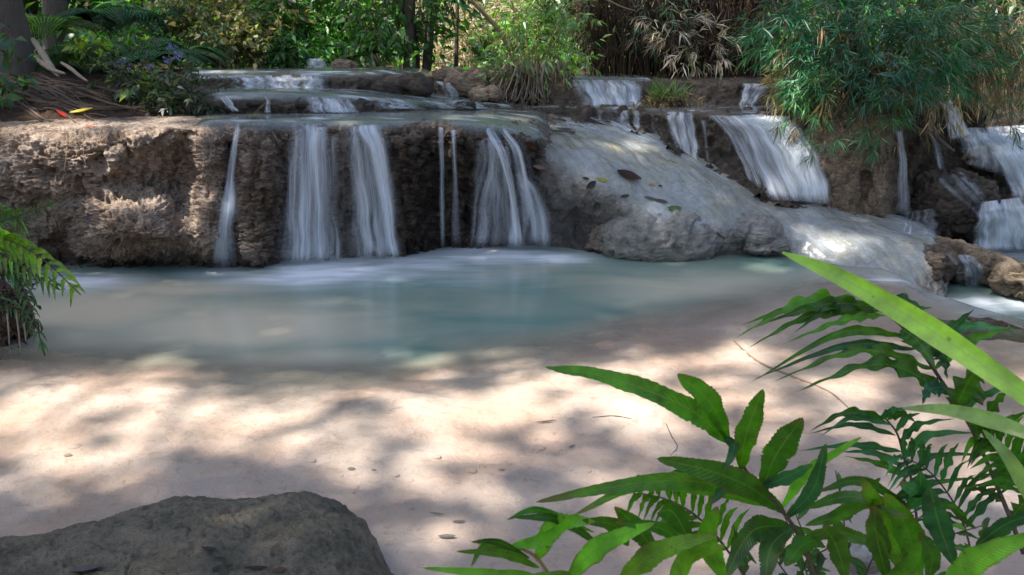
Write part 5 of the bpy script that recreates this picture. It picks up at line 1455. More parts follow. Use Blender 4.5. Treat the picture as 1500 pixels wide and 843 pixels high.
# purple-flowered plant at the end of the bank
def flowers(bag, bl):
    for px, py in ((183, 90), (190, 98), (220, 98), (250, 70), (246, 88), (262, 82), (243, 116), (178, 96)):
        c = at(px, py, 7.5); n = 26
        V, F, C = leaves(c + R.normal(0, .018, (n, 3)), rand_dir(n), rand_dir(n), .026, .016, tints(n, (.17, .14, .42), .3, .1)); bag.add(V, F, C)
shrub(235, 168, 7.45, [(225,130,7.45,55,32,.25,2),(265,145,7.3,35,28,.2,1.3),(180,105,7.6,35,28,.2,.9),(250,95,7.5,32,28,.2,.8),(300,140,7.3,32,22,.15,.5),(245,168,7.2,20,15,.12,.6)], 260, (.038, .060, .028), "dark straggly plant with purple flowers at the bank's right end", L=.075, W=.026, stems=16, sr=.005, nl=6, tl=.12, extra=flowers, var=.45, hue=.2)
shrub(195, 125, 7.4, [(192,118,7.4,22,14,.12,1),(135,75,8.2,22,14,.12,.8)], 26, (.17, .24, .03), "small lime-green leafy sprig left of the purple-flowered plant", L=.10, W=.045, stems=4, sr=.005, nl=5, tl=.1, name='plant', cat="plant")
shrub(10, 140, 7.0, [(12,95,7.0,28,26,.12,1),(18,135,6.95,24,18,.12,1),(5,55,7.05,18,18,.1,.5)], 26, (.045, .10, .04), "broad-leaved seedling in front of the shade tree's trunk at far left", L=.13, W=.06, stems=6, sr=.005, nl=4, tl=.1, name='plant', cat="plant")

# ------------------------------------------------------------------ forest behind
gb = "forest trees behind the stream"
spec = [(-120, 14, (0.050, 0.144, 0.033)), (60, 15, (0.044, 0.128, 0.033)), (230, 14.5, (0.050, 0.152, 0.033)), (400, 16.5, (0.075, 0.208, 0.033)), (560, 17, (0.062, 0.176, 0.039)), (745, 17.5, (0.112, 0.224, 0.055)), (900, 15, (0.075, 0.136, 0.039)), (1060, 14.5, (0.062, 0.120, 0.039)), (1230, 14, (0.050, 0.144, 0.039)), (1400, 13.5, (0.056, 0.136, 0.039)), (1580, 13, (0.050, 0.128, 0.033))]
names_ = ["forest tree beyond the shade tree, at the frame's far left", "forest tree in the dark behind the ferns and slim trunk", "forest tree in the dark gap behind the pale olive shrub", "forest tree with lighter leaves above the dark green bush", "forest tree seen through gaps left of the centre tree", "pale-leaved forest tree above the sun-bleached bush", "forest tree in the dark behind the tall dry reeds", "forest tree behind the darker reed clump", "forest tree behind the large bamboo clump", "forest tree behind the thinner bamboo at right", "forest tree beyond the right cascade at the frame's edge"]
for (px, Y, colr), lb in zip(spec, names_):
    tree(px, Y, 3.2, [((0, 0, 1.3), (1.7, 1.0, 1.2), 1.2), ((-.9, .2, 2.7), (1.4, 1.0, 1.0), 1), ((.9, 0, 2.9), (1.4, 1.0, 1.0), 1)], .13, 900, 'leaf', colr, lb, nl=6, L=.2, W=.08, tl=.5, group=gb, gap=-.3, limbs=12)
for k, (px, Y) in enumerate(((-60, 22), (170, 23), (420, 25), (660, 26), (900, 24), (1120, 23), (1350, 22), (1560, 21))):
    tree(px, Y, 4.0, [((0, 0, 2.0), (2.6, 1.4, 2.0), 1.2), ((-1.2, .2, 4.2), (2.2, 1.4, 1.5), 1), ((1.4, 0, 4.4), (2.2, 1.4, 1.5), 1)], .18, 1100, 'leaf', (.05, .105, .035), "distant forest tree glimpsed as a mass of leaves through the gaps", nl=6, L=.32, W=.14, tl=.7, group="distant forest trees", gap=-.4, limbs=9)

# low growth that covers the forest floor
ub = Bag()
nU = 3600
ux = R.uniform(-16, 16, nU); uy = 10.2 + 16 * R.uniform(0, 1, nU) ** 1.3
uz = ground_z(ux, uy) + np.abs(R.normal(0, .35, nU)) * (1 + .06 * (uy - 10))
Pu = np.stack([ux, uy, uz + .1], 1)
keep = fbm(Pu * .6, 2, 301) > -.25
twig_leaves(ub, Pu[keep], rand_dir(int(keep.sum()), .5), .4, 7, .19, .075, (.05, .135, .03), .5, .2, m=0, twig_m=1, tw=.008)
tag(ub.out('undergrowth', [M['leaf'], M['twig']]), kind='stuff')
# ------------------------------------------------------------------ near ferns, leaf by leaf
class Frond:
    def __init__(self): self.V, self.F, self.U, self.C, self.n = [], [], [], [], 0
    def add(self, V, F, U, C):
        self.V.append(V); self.F.append(F + self.n); self.U.append(U); self.C.append(np.broadcast_to(C, (len(V), 3))); self.n += len(V)
    def out(self, name, mat, parent=None):
        return build(name, np.concatenate(self.V), np.concatenate(self.F), mat, parent, uv=np.concatenate(self.U), col=np.concatenate(self.C))

def blade(fr, pts, w, col, roll=0.0, wav=.12, serr=.10, rows=30, fold=.22, peak=.35, tipk=1.0, nw=5.0, sd=0):
    """one leaf blade along the given points (world), w = full width in metres; wavy, finely toothed, folded on its midrib"""
    P = smooth_path(pts, rows)
    t, _, _ = frame_of(np.gradient(P, axis=0))
    view = CAM - P; view /= np.linalg.norm(view, axis=1, keepdims=True)
    s0 = np.cross(t, view); s0 /= np.maximum(np.linalg.norm(s0, axis=1, keepdims=True), 1e-6)
    n0 = np.cross(s0, t)
    s = np.linspace(0, 1, rows)
    a = roll + .15 * np.sin(s * 4 + sd)
    side = s0 * np.cos(a)[:, None] + n0 * np.sin(a)[:, None]; nr = -s0 * np.sin(a)[:, None] + n0 * np.cos(a)[:, None]
    prof = (s / peak) ** .55 * (s < peak) + (s >= peak) * (np.clip((1 - s) / (1 - peak), 0, 1)) ** (.75 * tipk)
    prof = np.clip(prof, 0, 1); prof[0] = max(prof[0], .10)
    cols = np.array([-1, -.55, 0, .55, 1.0])
    rr = np.random.default_rng(sd + 7)
    V = []
    for k, c in enumerate(cols):
        ph = rr.uniform(0, 6) if c else 0
        e = abs(c)
        tooth = 1 + (serr * (np.where(np.arange(rows) % 2 == 0, .4, -.4) * rr.uniform(.2, 1.3, rows) - (rr.uniform(0, 1, rows) > .93) * 1.1) + wav * .9 * np.sin(s * nw * 6.28 + sd + c)) * (e > .9)
        q = P + side * (c * w * .5 * prof * tooth)[:, None] + nr * (w * (fold * e + wav * e ** 2 * np.sin(s * nw * 6.28 + (1 if c > 0 else 2.4) + sd)) * prof)[:, None]
        V.append(q)
    V = np.stack(V, 1).reshape(-1, 3)
    U = np.stack(np.broadcast_arrays((cols[None] + 1) / 2, s[:, None]), -1).reshape(-1, 2)
    fr.add(V, grid_faces(rows, 5), U, col)

def pin(fr, p, wpx, col, depth, roll=0.0, **kw):
    pts = []
    for k, q in enumerate(p):
        Y = q[2] if len(q) > 2 else depth - .05 * k
        pts.append(at(q[0], q[1], Y))
    w = wpx / FPX * depth / max(.35, math.cos(roll))
    blade(fr, pts, w, col, roll, **kw)

def gcol(base, v=.22):
    return tints(1, base, v, .08)[0]

def stem_obj(parent, pts, r, n=30):
    P = smooth_path([at(*q) for q in pts], n)
    b = Bag(); V, F = tube(P, [r, r * .8, r * .5], 7, .12); b.add(V, F)
    return b.out('stem', [M['stem']], parent)

DG = (.038, .135, .008); MG = (.080, .245, .010); LG = (.14, .36, .03); BG = (.030, .13, .065)
# fern A: tall arching fern at right
stemA = [(1500, 812, 1.66), (1470, 735, 1.72), (1425, 632, 1.78), (1388, 572, 1.80), (1345, 508, 1.82), (1312, 470, 1.83), (1272, 446, 1.84)]
b0 = at(1520, 1000, 1.55)
fA = thing('fern', b0, "tall dark-stemmed fern at right arching its wavy leaflets leftward over the sand", "fern")
fr = Frond()
SA = [[(1278,449),(1180,444),(1076,496),22,MG],[(1286,456),(1190,462),(1092,512),15,DG],[(1290,450),(1210,446),(1112,476),22,DG],[(1296,462),(1236,470),(1142,506),13,MG],[(1260,444),(1160,452),(1082,478),14,MG],
      [(1325,492),(1230,488),(1094,564),15,DG],[(1342,512),(1240,506),(1098,558),14,BG],[(1366,541),(1262,514),(1128,561),17,DG],[(1392,578),(1292,534),(1160,576),23,DG],
      [(1400,598),(1418,560),(1448,524),46,DG],[(1428,640),(1455,592),(1490,563),16,DG],[(1352,512),(1388,486),(1428,452),28,BG],[(1322,482),(1346,502),(1374,546),34,DG],[(1312,470),(1352,470),(1392,502),28,BG],[(1338,498),(1380,518),(1388,558),26,BG],
      [(1386,566),(1362,572),(1350,594),24,BG],[(1458,702),(1476,690),(1502,640),20,BG],[(1422,626),(1470,618),(1512,600),18,DG],[(1402,600),(1444,578),(1500,560),15,BG],[(1300,460),(1330,455),(1368,450),20,BG],[(1370,540),(1420,500),(1492,478),20,DG],[(1470,735),(1440,720),(1400,712),16,DG],[(1480,760),(1505,730),(1530,690),26,DG],[(1290,446),(1325,440),(1370,472),20,BG],[(1265,445),(1210,455),(1160,490),13,DG],[(1345,510),(1420,478),(1500,490),16,BG]]
for k, q in enumerate(SA):
    pin(fr, q[:-2], q[-2] * 1.08, gcol(q[-1]), 1.80, roll=R.uniform(-.5, .3), sd=k, wav=.26, nw=5.5, peak=.40, tipk=1.6, serr=.06, rows=48)
f = fr.out('frond', M['frond'], fA); stem_obj(f, stemA, .0052)
# fern B: thin-leafed middle one
b0 = at(1350, 900, 1.9)
fB = thing('fern', b0, "thin-leaved fern with narrow wavy leaflets both sides, behind the broad-leaved ferns", "fern")
fr = Frond()
for k, q in enumerate([[(1298,613),(1240,606),(1186,632),16,DG],[(1306,622),(1250,612),(1200,640),12,BG],[(1312,638),(1250,622),(1184,636),11,BG],[(1320,662),(1250,652),(1168,661),13,BG],[(1326,684),(1280,664),(1228,662),13,BG],[(1330,700),(1290,680),(1236,668),14,DG],
                       [(1318,648),(1345,622),(1400,613),14,BG],[(1324,672),(1360,638),(1436,634),18,BG],[(1334,698),(1370,668),(1470,668),12,BG],[(1340,718),(1380,706),(1460,698),10,DG],[(1312,632),(1330,612),(1350,605),12,BG],[(1300,614),(1322,606),(1345,622),14,DG],[(1290,612),(1310,600),(1336,600),12,BG]]):
    pin(fr, q[:-2], q[-2], gcol(q[-1]), 1.95, roll=R.uniform(-.3, .3), sd=k + 40, wav=.24, nw=4, tipk=1.4, serr=.06, rows=40)
f = fr.out('frond', M['frond'], fB); stem_obj(f, [(1352, 860, 1.88), (1338, 720, 1.92), (1324, 670, 1.94), (1314, 635, 1.95), (1296, 612, 1.96)], .0040)
# fern C: big leaves centre-left
b0 = at(1180, 960, 1.4)
fC = thing('fern', b0, "broad-leaved fern in the centre foreground with long torn leaflet pointing left", "fern")
fr = Frond()
for k, q in enumerate([[(1066,648),(1010,600),(900,556),(798,538),44,MG,.30],[(1068,646),(1040,590),(992,548),46,MG,.62],[(1086,690),(1092,640),(1118,570),46,MG,.62],[(1116,722),(1136,668),(1176,612),56,DG,.62],
                       [(1150,752),(1100,715),(1040,690),(962,672),52,DG,.5],[(1140,745),(1060,712),(950,706),(784,736),34,MG,.55],[(1120,742),(1040,720),(940,712),(840,755),24,LG,.55],[(1145,745),(1185,690),(1262,640),24,LG,.4],[(1085,684),(1070,705),(1040,740),26,BG,.5],[(1100,700),(1060,690),(985,690),22,BG,.4],[(1150,770),(1100,780),(1060,850),50,DG,.4],[(1165,770),(1130,800),(1120,860),46,DG,.5],[(1150,760),(1190,720),(1210,650),34,BG,.5],[(1180,770),(1240,750),(1290,700),30,DG,.5],[(1110,715),(1150,700),(1190,680),28,BG,.5],[(1170,790),(1230,780),(1290,800),34,DG,.5],[(1060,640),(1075,655),(1060,690),22,BG,.5]]):
    pin(fr, q[:-3], q[-3] * .80, gcol(q[-2], .15), 1.45, roll=R.uniform(-.35, .35), sd=k + 70, wav=.07, nw=3.5, peak=q[-1], tipk=.72, serr=.13, rows=56, fold=.14)
f = fr.out('frond', M['frond'], fC); stem_obj(f, [(1215, 900, 1.36), (1172, 790, 1.40), (1140, 742, 1.42), (1098, 696, 1.44), (1066, 650, 1.46), (1030, 615, 1.47)], .0042)
# fern D: pale fronds at bottom centre
b0 = at(1010, 1000, 1.25)
fD = thing('fern', b0, "pale green fern lying low along the bottom edge, left of the broad-leaved one", "fern")
fr = Frond()
for k, q in enumerate([[(800,850),(745,842),(618,832),24,LG],[(790,832),(740,812),(668,808),18,MG],[(776,818),(730,795),(690,794),14,DG],[(785,822),(815,770),(872,764),38,LG],[(830,850),(880,800),(960,766),40,LG],[(900,860),(960,810),(1052,782),42,LG],[(980,870),(1010,820),(1062,800),38,LG],[(748,800),(800,790),(850,750),26,MG],[(760,806),(712,800),(690,830),16,MG],
                       [(920,800),(900,770),(852,762),30,DG],[(1010,790),(985,750),(962,752),40,DG],[(960,810),(930,770),(900,742),40,DG],[(880,800),(820,762),(752,758),20,DG],[(1060,850),(1040,790),(1052,742),46,MG],[(870,780),(790,748),(742,762),14,DG],[(845,840),(790,850),(700,862),26,LG],[(1000,800),(970,775),(900,765),26,DG]]):
    pin(fr, q[:-2], q[-2] * .9, gcol(q[-1], .22), 1.22, roll=R.uniform(-.3, .5), sd=k + 100, wav=.07, nw=3.5, peak=.42, tipk=.8, serr=.10, rows=36, fold=.14)
f = fr.out('frond', M['frond'], fD)
b = Bag(); V, F = tube(smooth_path([at(*q) for q in [(830, 900, 1.18), (800, 836, 1.20), (768, 806, 1.21), (700, 796, 1.22)]], 20), [.0035, .002], 6); b.add(V, F, (4.5, 4.2, 2.2)); b.out('stem', [M['stem']], f)
# fern E: lower right mass
b0 = at(1360, 1000, 1.3)
fE = thing('fern', b0, "broad-leaved fern filling the lower right, with two big drooping leaves", "fern")
fr = Frond()
for k, q in enumerate([[(1330,850),(1300,780),(1262,700),48,MG,.5],[(1345,850),(1330,780),(1296,722),56,MG,.5],[(1398,828),(1376,770),(1362,712),52,BG,.6],[(1300,850),(1285,790),(1280,740),46,DG,.5],[(1384,850),(1440,815),(1520,780),52,LG,.4],[(1240,850),(1225,800),(1205,770),44,DG,.5],[(1330,745),(1345,725),(1318,706),36,BG,.5],[(1430,800),(1470,770),(1520,750),34,BG,.4],[(1180,745),(1250,728),(1330,760),24,DG,.4],[(1330,740),(1260,705),(1200,720),22,DG,.4],[(1210,770),(1260,740),(1290,735),22,DG,.5],[(1420,770),(1400,745),(1360,738),14,DG,.4],[(1430,775),(1410,760),(1390,742),12,DG,.4],[(1290,850),(1330,830),(1350,790),30,MG,.5],[(1200,790),(1175,800),(1150,830),40,DG,.5],[(1310,730),(1345,715),(1348,690),30,BG,.5],[(1330,745),(1300,735),(1270,745),24,DG,.4],[(1360,850),(1365,815),(1345,780),34,DG,.5]]):
    pin(fr, q[:-3], q[-3] * .80, gcol(q[-2], .22), 1.35, roll=R.uniform(-.35, .35), sd=k + 140, wav=.07, nw=3.5, peak=q[-1], tipk=.65, serr=.10, rows=40, fold=.14)
f = fr.out('frond', M['frond'], fE)
stem_obj(f, [(1345, 900, 1.33), (1336, 800, 1.37), (1330, 735, 1.40), (1325, 700, 1.42)], .004)
# one more narrow frond low at right, and a far one behind the tall fern
for nm, lab, rach, wl, L_, n_, dY, cc in (("fern", "narrow-leaved fern frond rising behind the broad leaves at lower right", [(1440, 900, 1.75), (1418, 790, 1.80), (1396, 735, 1.84), (1360, 690, 1.87), (1320, 668, 1.88)], 9, 95, 11, 1.8, BG),
                                    ("fern", "narrow-leaved fern frond at the right edge under the tall fern", [(1540, 860, 1.6), (1510, 740, 1.66), (1490, 690, 1.70), (1462, 650, 1.73), (1430, 640, 1.74)], 11, 90, 10, 1.68, DG),
                                    ("fern", "small fern frond between the torn leaflet's fern and the bottom edge", [(1120, 900, 1.50), (1075, 820, 1.54), (1030, 765, 1.57), (985, 735, 1.59), (935, 722, 1.60)], 10, 80, 12, 1.55, MG)):
    tt = thing(nm, at(*rach[0]), lab, "fern"); fr = Frond()
    Q = smooth_path(rach, 40)
    for j in range(n_):
        f_ = j / (n_ - 1); i_ = int(12 + 26 * f_); p_ = Q[i_]; tx, ty = Q[min(i_ + 1, 39)][:2] - Q[i_ - 1][:2]; tl_ = math.hypot(tx, ty); tx /= tl_; ty /= tl_
        for sg in (1, -1):
            l_ = L_ * (1 - .55 * f_) * R.uniform(.8, 1.15); ax_, ay_ = -ty * sg * .85 + tx * .45, tx * sg * .85 + ty * .45
            pin(fr, [(p_[0], p_[1]), (p_[0] + ax_ * l_ * .5, p_[1] + ay_ * l_ * .5 - 6), (p_[0] + ax_ * l_, p_[1] + ay_ * l_ + 10)], wl * R.uniform(.9, 1.4), gcol(cc), dY, roll=R.uniform(-.5, .5), sd=j + 200, wav=.2, nw=4, tipk=1.3, serr=.06, rows=36)
    f = fr.out('frond', M['frond'], tt); stem_obj(f, rach, .003)
# twiggy small plant among the ferns
b0 = at(1235, 960, 1.55)
tp = thing('twiggy_plant', b0, "thin dark-stemmed seedlings with tiny leaves tangled among the foreground ferns", "plant")
sb, fr = Bag(), Frond()
for k, q in enumerate([[(1240,860),(1236,760),(1224,690)],[(1190,860),(1170,800),(1150,760)],[(1205,860),(1180,790),(1160,740)],[(1160,850),(1125,800),(1110,780)],[(1260,860),(1290,800),(1340,780)],[(1300,840),(1380,790),(1440,770)],[(1175,845),(1210,805),(1275,790)],[(1100,850),(1080,800),(1075,770)],[(1400,840),(1430,800),(1450,760)]]):
    P = smooth_path([at(1232, 905, 1.55)] + [at(a, c, 1.58 - .02 * k) for a, c in q], 14); V, F = tube(P, [.0022, .0012], 5); sb.add(V, F)
    for j in range(9):
        p0 = P[3 + j]; dd = rand_dir(1, .1, .6)[0] * R.uniform(.025, .055)
        blade(fr, [p0, p0 + dd * .6 + np.array([0, 0, .006]), p0 + dd * 1.3], R.uniform(.010, .02), gcol(DG), R.uniform(-.6, .6), rows=12, sd=k * 10 + j)
sb.out('stem', [M['stem']], tp); fr.out('foliage', M['frond'], tp)
# blades of broad grass
for pts, w, col, lb, rl, tk in (([(1146, 370, 1.25), (1236, 409, 1.20), (1370, 488, 1.12), (1560, 622, 1.0), (1680, 720, .95)], 40, (.24, .50, .006), "bright green strap leaf slanting across the right side, tip upper left", .15, 1.0),
                         ([(1322, 598, 1.32), (1400, 603, 1.28), (1500, 634, 1.2), (1600, 690, 1.15)], 30, (.20, .36, .07), "pale strap leaf with orange spots curving in from right edge", .2, 1.0),
                         ([(1440, 630, 1.25), (1478, 672, 1.22), (1515, 740, 1.2), (1560, 840, 1.18)], 27, (.15, .30, .06), "shorter pale strap leaf pointing up below the orange-spotted one", .2, 1.0)):
    fr = Frond(); P = [at(*q) for q in pts]
    blade(fr, P, w / FPX * 1.1, col, rl, wav=.0, serr=0, rows=60, fold=.10, peak=.5, tipk=1.0, sd=3)
    tag(fr.out('strap_leaf', M['blade']), lb, "leaf")

# ------------------------------------------------------------------ left plant on its stump
b0 = at(12, 500, 4.65)
lp = thing('fern', b0, "small bright fern leaning from the stump at the left edge over the water", "fern")
for k, (pts, n, ln, col, fl) in enumerate(([[(-30,345,4.55),(10,352,4.45),(60,378,4.35),(118,432,4.25)], 13, .19, (.16,.30,.02), 1],
                                    [[(-30,360,4.5),(0,372,4.4),(45,398,4.35),(88,425,4.3)], 13, .13, (.09,.20,.025), 1],
                                    [[(-10,400,4.6),(20,402,4.5),(42,440,4.45),(66,522,4.4)], 13, .11, (.04,.12,.045), 1],
                                    [[(-20,330,4.6),(10,322,4.6),(40,312,4.6),(82,296,4.6)], 9, .10, (.06,.15,.035), 1],
                                    [[(-20,300,4.7),(5,310,4.65),(25,322,4.6),(40,345,4.5)], 8, .11, (.10,.20,.03), 1],
                                    [[(-20,440,4.6),(10,445,4.55),(34,462,4.5),(48,492,4.45)], 9, .09, (.035,.10,.03), 1])):
    P = smooth_path([at(*q) for q in pts], 30); fr = Frond()
    t_, _, _ = frame_of(np.gradient(P, axis=0))
    for j in range(n):
        i = int(3 + 26 * j / n)
        for sg in (1, -1):
            view = CAM - P[i]; sd_ = np.cross(t_[i], view / np.linalg.norm(view)) * sg
            d = t_[i] * .75 + sd_ * .7 + np.array([0, -.25, -.10]); d /= np.linalg.norm(d)
            L_ = ln * (1 - .55 * j / n) * R.uniform(.8, 1.15)
            blade(fr, [P[i], P[i] + d * L_ * .5 + np.array([0, 0, .01]), P[i] + d * L_ + np.array([0, 0, -.02])], L_ * .26, gcol(col, .25), R.uniform(-.5, .5), rows=14, sd=j + 31 * k, serr=.05)
    blade(fr, [P[-4], (P[-4] + P[-1]) / 2, P[-1]], .03, gcol(col), rows=12)
    f = fr.out('frond', M['frond'], lp)
    b = Bag(); V, F = tube(P, [.006, .003], 5); b.add(V, F); b.out('stem', [M['stem']], f)
bb = Bag()
P = np.array([at(R.uniform(-10, 40), R.uniform(370, 490), 4.62 + R.normal(0, .06)) for _ in range(60)])
twig_leaves(bb, P, rand_dir(60, -.7), .10, 5, .055, .025, (.030, .018, .016), .4, .1)
bb.out('dead_leaves', [M['dry'], M['twig']], lp)
boulder('stump', at(2, 468, 4.72), (.17, .16, .24), "dark rotten stump standing in the water at the left edge", 81, M['column'], 90, 1.0, (.10, .05, .014), wet=.7)["category"] = "stump"
for k, (x0, x1) in enumerate(((22, 30), (10, 14), (33, 38))):
    stick([(x0, 440 + 8 * k, 4.55), ((x0 + x1) / 2, 475, 4.52), (x1, 512 - 6 * k, 4.5)], .006, ["pale hanging root reaching the water in front of the dark stump", "thin hanging root at the frame's left edge over the stump", "hanging root on the right side of the dark stump"][k], 'root', name='hanging_root')

# ------------------------------------------------------------------ fallen leaves and twigs, each lying where it fell
def fallen(px, py, Lpx, ang, w, col, label, curl=.12, up=0.004, group=None, src=None, name='fallen_leaf'):
    p, n = hit(px, py)
    if src == 'bed' or p is None:
        d = Vector(ray(px, py)).normalized(); q, nn, _, _ = bed_bvh.ray_cast(cam_v, d)
        if q is None: return
        p, n = np.array(q), np.array(nn)
        if n[2] < 0: n = -n
    Y = p[1]; L = Lpx / FPX * Y
    # a direction on the surface that reads at that angle in the photograph
    q = at(px + 10 * math.cos(ang), py - 10 * math.sin(ang), Y)
    d = q - p; d -= n * np.dot(d, n); d /= max(np.linalg.norm(d), 1e-6)
    s = np.cross(n, d)
    rows = 14; t = np.linspace(0, 1, rows)
    pr = np.sin(np.pi * np.clip(t * .94 + .03, 0, 1)) ** .8
    V = []
    for c in (-1, -.5, 0, .5, 1):
        V.append(p + d * (L * (t - .5))[:, None] + s * (c * L * w * .5 * pr)[:, None] + n * (up + L * curl * (abs(c) * .35 * pr + (t - .5) ** 2 * 1.2))[:, None])
    V = np.stack(V, 1).reshape(-1, 3)
    o = build(name, V, grid_faces(rows, 5), M['litter'], col=np.broadcast_to(col, (len(V), 3)))
    tag(o, label, "fallen leaf", group)
fl = "fallen leaves on the rocks"
for a in ((920, 259, 38, -.25, .42, (.045,.022,.014), "dark brown curled leaf lying on the pale slope", .5),
          (988, 306, 22, .1, .5, (.05,.10,.03), "green oval leaf on top of the largest boulder"),
          (866, 272, 18, .8, .5, (.02,.014,.012), "blackish crumpled leaf left of the brown curled one", .5),
          (858, 262, 11, -.4, .4, (.035,.022,.015), "small dark leaf above the blackish crumpled one"),
          (882, 264, 18, -.2, .35, (.25,.22,.04), "yellowish leaf between the dark curled leaf and wet fall edge"),
          (955, 271, 10, 0, .5, (.28,.19,.05), "tiny yellow-brown leaf right of the brown curled one"),
          (967, 273, 7, .5, .6, (.04,.025,.015), "tiny dark leaf right of the tiny yellow-brown one"),
          (1016, 211, 17, -.3, .5, (.22,.16,.03), "yellow leaf caught at the foot of the dark step"),
          (776, 212, 24, -.6, .35, (.07,.028,.016), "reddish brown curled leaf at the top of the veil fall", .7),
          (915, 288, 16, .5, .35, (.045,.04,.02), "slim olive leaf on the crusty shoulder of boulder"),
          (968, 296, 22, -.7, .3, (.06,.055,.06), "grey wilted leaf left of the green oval leaf", .4),
          (953, 292, 20, -.5, .25, (.08,.075,.08), "narrow grey leaf beside the grey wilted one", .4),
          (790, 246, 22, .1, .35, (.13,.085,.055), "flat tan leaf beside the veil fall's top"),
          (92, 169, 22, .1, .5, (.50,.035,.02), "red leaf lying on the ledge rim under the bank"),
          (120, 165, 34, .25, .45, (.42,.34,.05), "yellow striped leaf beside the red one on the ledge rim", .4),
          (132, 316, 18, 1.1, .5, (.09,.06,.10), "dull purple leaf stuck to the sunlit cliff face", .3),
          (132, 186, 14, .9, .5, (.34,.12,.06), "small orange leaf just below the yellow striped one"),
          (334, 175, 16, .2, .5, (.02,.018,.015), "black wet leaf at the rim above the narrow trickle"),
          (370, 181, 26, .4, .4, (.05,.06,.025), "dark green leaf hanging at the rim right of the trickle", .5),
          (470, 165, 16, 0, .5, (.03,.022,.018), "dark leaf resting at the foot of the low tier"),
          (700, 180, 34, -.05, .12, (.10,.075,.04), "thin brown blade lying on the wet rim in mid ledge"),
          (1465, 368, 30, -.6, .3, (.20,.10,.06), "reddish dead leaf on top of the long brown ridge"),
          (1478, 382, 26, -.5, .35, (.30,.22,.14), "pale tan dead leaf on the long brown ridge"),
          (1440, 360, 26, -.7, .3, (.12,.07,.05), "dark reddish dead leaf at the ridge's upper end"),
          (1408, 348, 16, 0, .5, (.25,.07,.04), "small red leaf where the slope meets the ridge"),
          (306, 808, 26, .5, .5, (.035,.028,.026), "dark shrivelled leaf on the near boulder's middle", .6),
          (318, 818, 18, -.4, .5, (.06,.05,.048), "grey shrivelled leaf beside the dark one on near boulder", .6),
          (376, 836, 40, -.35, .28, (.028,.02,.016), "long black rotting leaf low on the near boulder", .4),
          (410, 838, 24, .4, .5, (.05,.032,.022), "brown crumpled leaf at the frame's bottom on the near boulder", .6),
          (508, 780, 14, -.5, .3, (.015,.012,.01), "small black leaf scrap on the near boulder's right shoulder", .3),
          (130, 838, 60, .1, .5, (.075,.065,.065), "grey decaying leaf in the near boulder's lower left hollow", .4),
          (318, 835, 18, .8, .5, (.02,.015,.012), "tiny black scrap below the shrivelled leaves on near boulder", .4)):
    fallen(*a[:7], curl=a[7] * .6 if len(a) > 7 else .10, group=fl)
for a in ((515, 688, 13, .1, .5, (.16,.12,.10), "small grey-brown leaf on the sand right of the shaded patch"),
          (800, 620, 34, .5, .10, (.16,.10,.06), "thin curved brown twig-like leaf on the sunlit sand"),
          (640, 755, 26, -.3, .18, (.14,.11,.09), "narrow dull leaf on the shaded sand left of the ferns"),
          (672, 766, 22, .1, .3, (.13,.10,.085), "dull leaf scrap beside the narrow one on shaded sand"),
          (655, 788, 30, -.4, .3, (.12,.10,.09), "curled grey leaf on shaded sand above the low fern"),
          (548, 690, 10, -.6, .3, (.15,.11,.09), "tiny brown leaf on the sand in the middle"),
          (735, 690, 12, .3, .4, (.22,.14,.09), "tiny tan leaf near the shaded edge of sunlit sand"),
          (100, 668, 14, 0, .5, (.25,.17,.12), "small tan leaf on the sunlit sand at left"),
          (838, 655, 12, .8, .3, (.14,.10,.07), "dark leaf crumb on the brightest sand"),):
    fallen(*a, group="leaves on the sandy stream bed", src='bed', curl=.2)
def bed_stick(pp, r, label, col):
    P = []
    for px, py in pp:
        q, nn, _, _ = bed_bvh.ray_cast(cam_v, Vector(ray(px, py)).normalized()); P.append(np.array(q) + np.array([0, 0, r * .4]))
    b = Bag(); V, F = tube(smooth_path(P, 40), [r * .6, r, r * .8, r * .4], 6, .15); b.add(V, F, col)
    tag(b.out('root', [M['root']]), label, "root")
bed_stick([(1075, 500), (1110, 530), (1160, 552), (1215, 575), (1250, 605)], .006, "long thin pale root lying across the shallow sand behind the ferns", (1.1, 1.0, .9))
bed_stick([(976, 622), (984, 640), (992, 655), (982, 668)], .003, "short crooked dark rootlet on the sand between the fern leaves", (.4, .3, .25))
bed_stick([(868, 612), (900, 610), (925, 614)], .003, "short straight dark twig on the brightest sand", (.4, .3, .25))
# pebbles of crust on the sand
for k, (px, py, r) in enumerate(((690, 690, .020), (705, 684, .014), (790, 657, .024), (776, 662, .014), (860, 690, .013), (455, 676, .016), (110, 655, .022), (640, 670, .013), (600, 705, .016), (520, 715, .014))):
    q, nn, _, _ = bed_bvh.ray_cast(cam_v, Vector(ray(px, py)).normalized())
    o = boulder('pebble', np.array(q), (r * 1.3, r, r * .5), "small sand-coloured crust pebble lying on the shallow stream bed", 90 + k, M['sand'], 26, 1.0, (.1, .002, .001), group="crust pebbles on the sand")
    o["category"] = "pebble"
src_ = o
for k in range(20):
    cx, cy, sx_, sy_ = ((690, 690, 30, 12), (520, 705, 60, 20), (700, 700, 40, 12), (800, 662, 50, 14), (560, 745, 60, 20), (720, 670, 40, 12), (650, 720, 50, 20))[k % 7]
    q, nn, _, _ = bed_bvh.ray_cast(cam_v, Vector(ray(R.normal(cx, sx_), R.normal(cy, sy_))).normalized())
    if q is None: continue
    c_ = src_.copy(); COL.objects.link(c_); c_.location = [q[0], q[1], q[2] - .006]; c_.scale = [R.uniform(.3, .8)] * 3; c_.rotation_euler = (0, 0, R.uniform(0, 6))
c = onz(1262, 812, 0.0) + np.array([0, 0, .0]); boulder('boulder', c, (.075, .07, .06), "small wet grey stone half hidden behind the fern stems at lower right", 110, M['slope'], 60, .3, (.06, .01, .004))

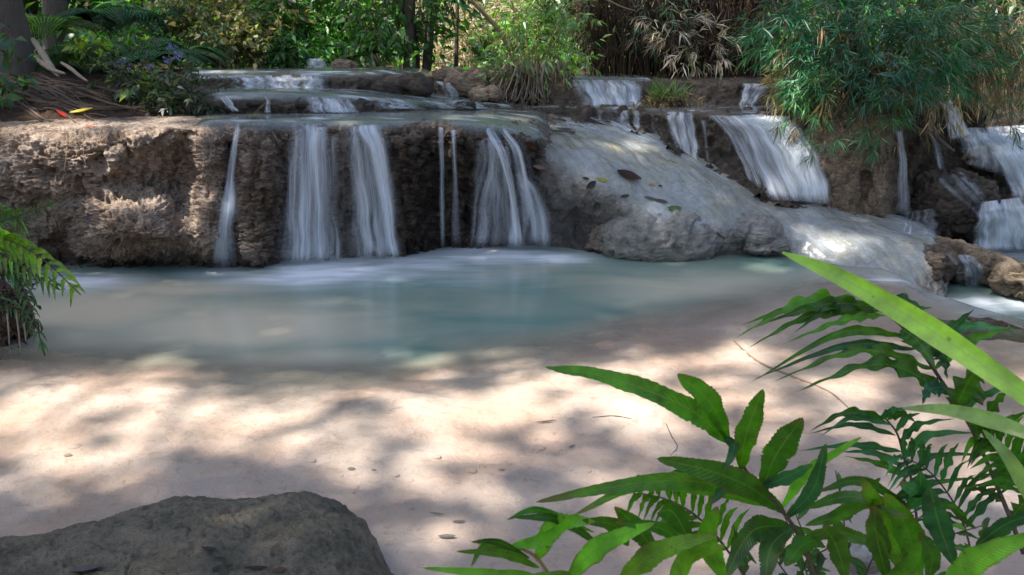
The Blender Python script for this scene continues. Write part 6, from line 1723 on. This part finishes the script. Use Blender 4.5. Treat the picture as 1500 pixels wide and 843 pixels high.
# thin dead roots hanging down the sunlit face
for k in range(13):
    x0 = (98, 118, 150, 168, 206, 222, 236, 262, 284, 300, 318, 362, 398)[k]; y0 = 182 + R.uniform(0, 8); ln = R.uniform(25, 95); P = []
    for f in np.linspace(0, 1, 8):
        h, n_ = hit(x0 + 16 * f * math.sin(k * 1.7) + 3 * math.sin(5 * f + k), y0 + ln * f)
        if h is not None: P.append(h + np.array([0, -.014 - .012 * math.sin(3 * f), 0]))
    P = box_smooth(smooth_path(P, 30), 2, 0)
    b = Bag(); V, F = tube(P, [.004, .0035, .0015], 6, .1, k); b.add(V, F, (.8, .7, .6))
    tag(b.out('hanging_root', [M['root']]), "thin dry root hanging down the left part of the rough ledge face", "root", "thin roots hanging down the ledge face")

# ------------------------------------------------------------------ light
world = bpy.data.worlds.new("World"); scene.world = world; world.use_nodes = True
nt = world.node_tree; nt.nodes.clear()
sky = nt.nodes.new('ShaderNodeTexSky'); sky.sky_type = 'NISHITA'; sky.sun_disc = False
sky.sun_elevation = SUN_EL; sky.sun_rotation = SUN_AZ; sky.dust_density = 2.0; sky.ozone_density = 0.8; sky.air_density = 0.9
bg = nt.nodes.new('ShaderNodeBackground'); bg.inputs['Strength'].default_value = 0.14
wo = nt.nodes.new('ShaderNodeOutputWorld')
nt.links.new(sky.outputs[0], bg.inputs['Color']); nt.links.new(bg.outputs[0], wo.inputs['Surface'])
sd_ = bpy.data.lights.new("sun", 'SUN'); sd_.energy = 4.5; sd_.angle = math.radians(0.55); sd_.color = (1.0, 0.94, 0.89)
so = bpy.data.objects.new("sun", sd_); COL.objects.link(so)
so.rotation_euler = Vector(-sund).to_track_quat('-Z', 'Y').to_euler()

scene.view_settings.view_transform = 'Standard'; scene.view_settings.look = 'None'
scene.view_settings.gamma = 1.0; scene.view_settings.use_curve_mapping = False
scene.view_settings.exposure = 1.1
cy = scene.cycles
cy.use_denoising = True
cy.max_bounces = 7; cy.diffuse_bounces = 3; cy.glossy_bounces = 2; cy.transmission_bounces = 4; cy.transparent_max_bounces = 24
cy.caustics_reflective = False; cy.caustics_refractive = False
cy.sample_clamp_indirect = 6.0
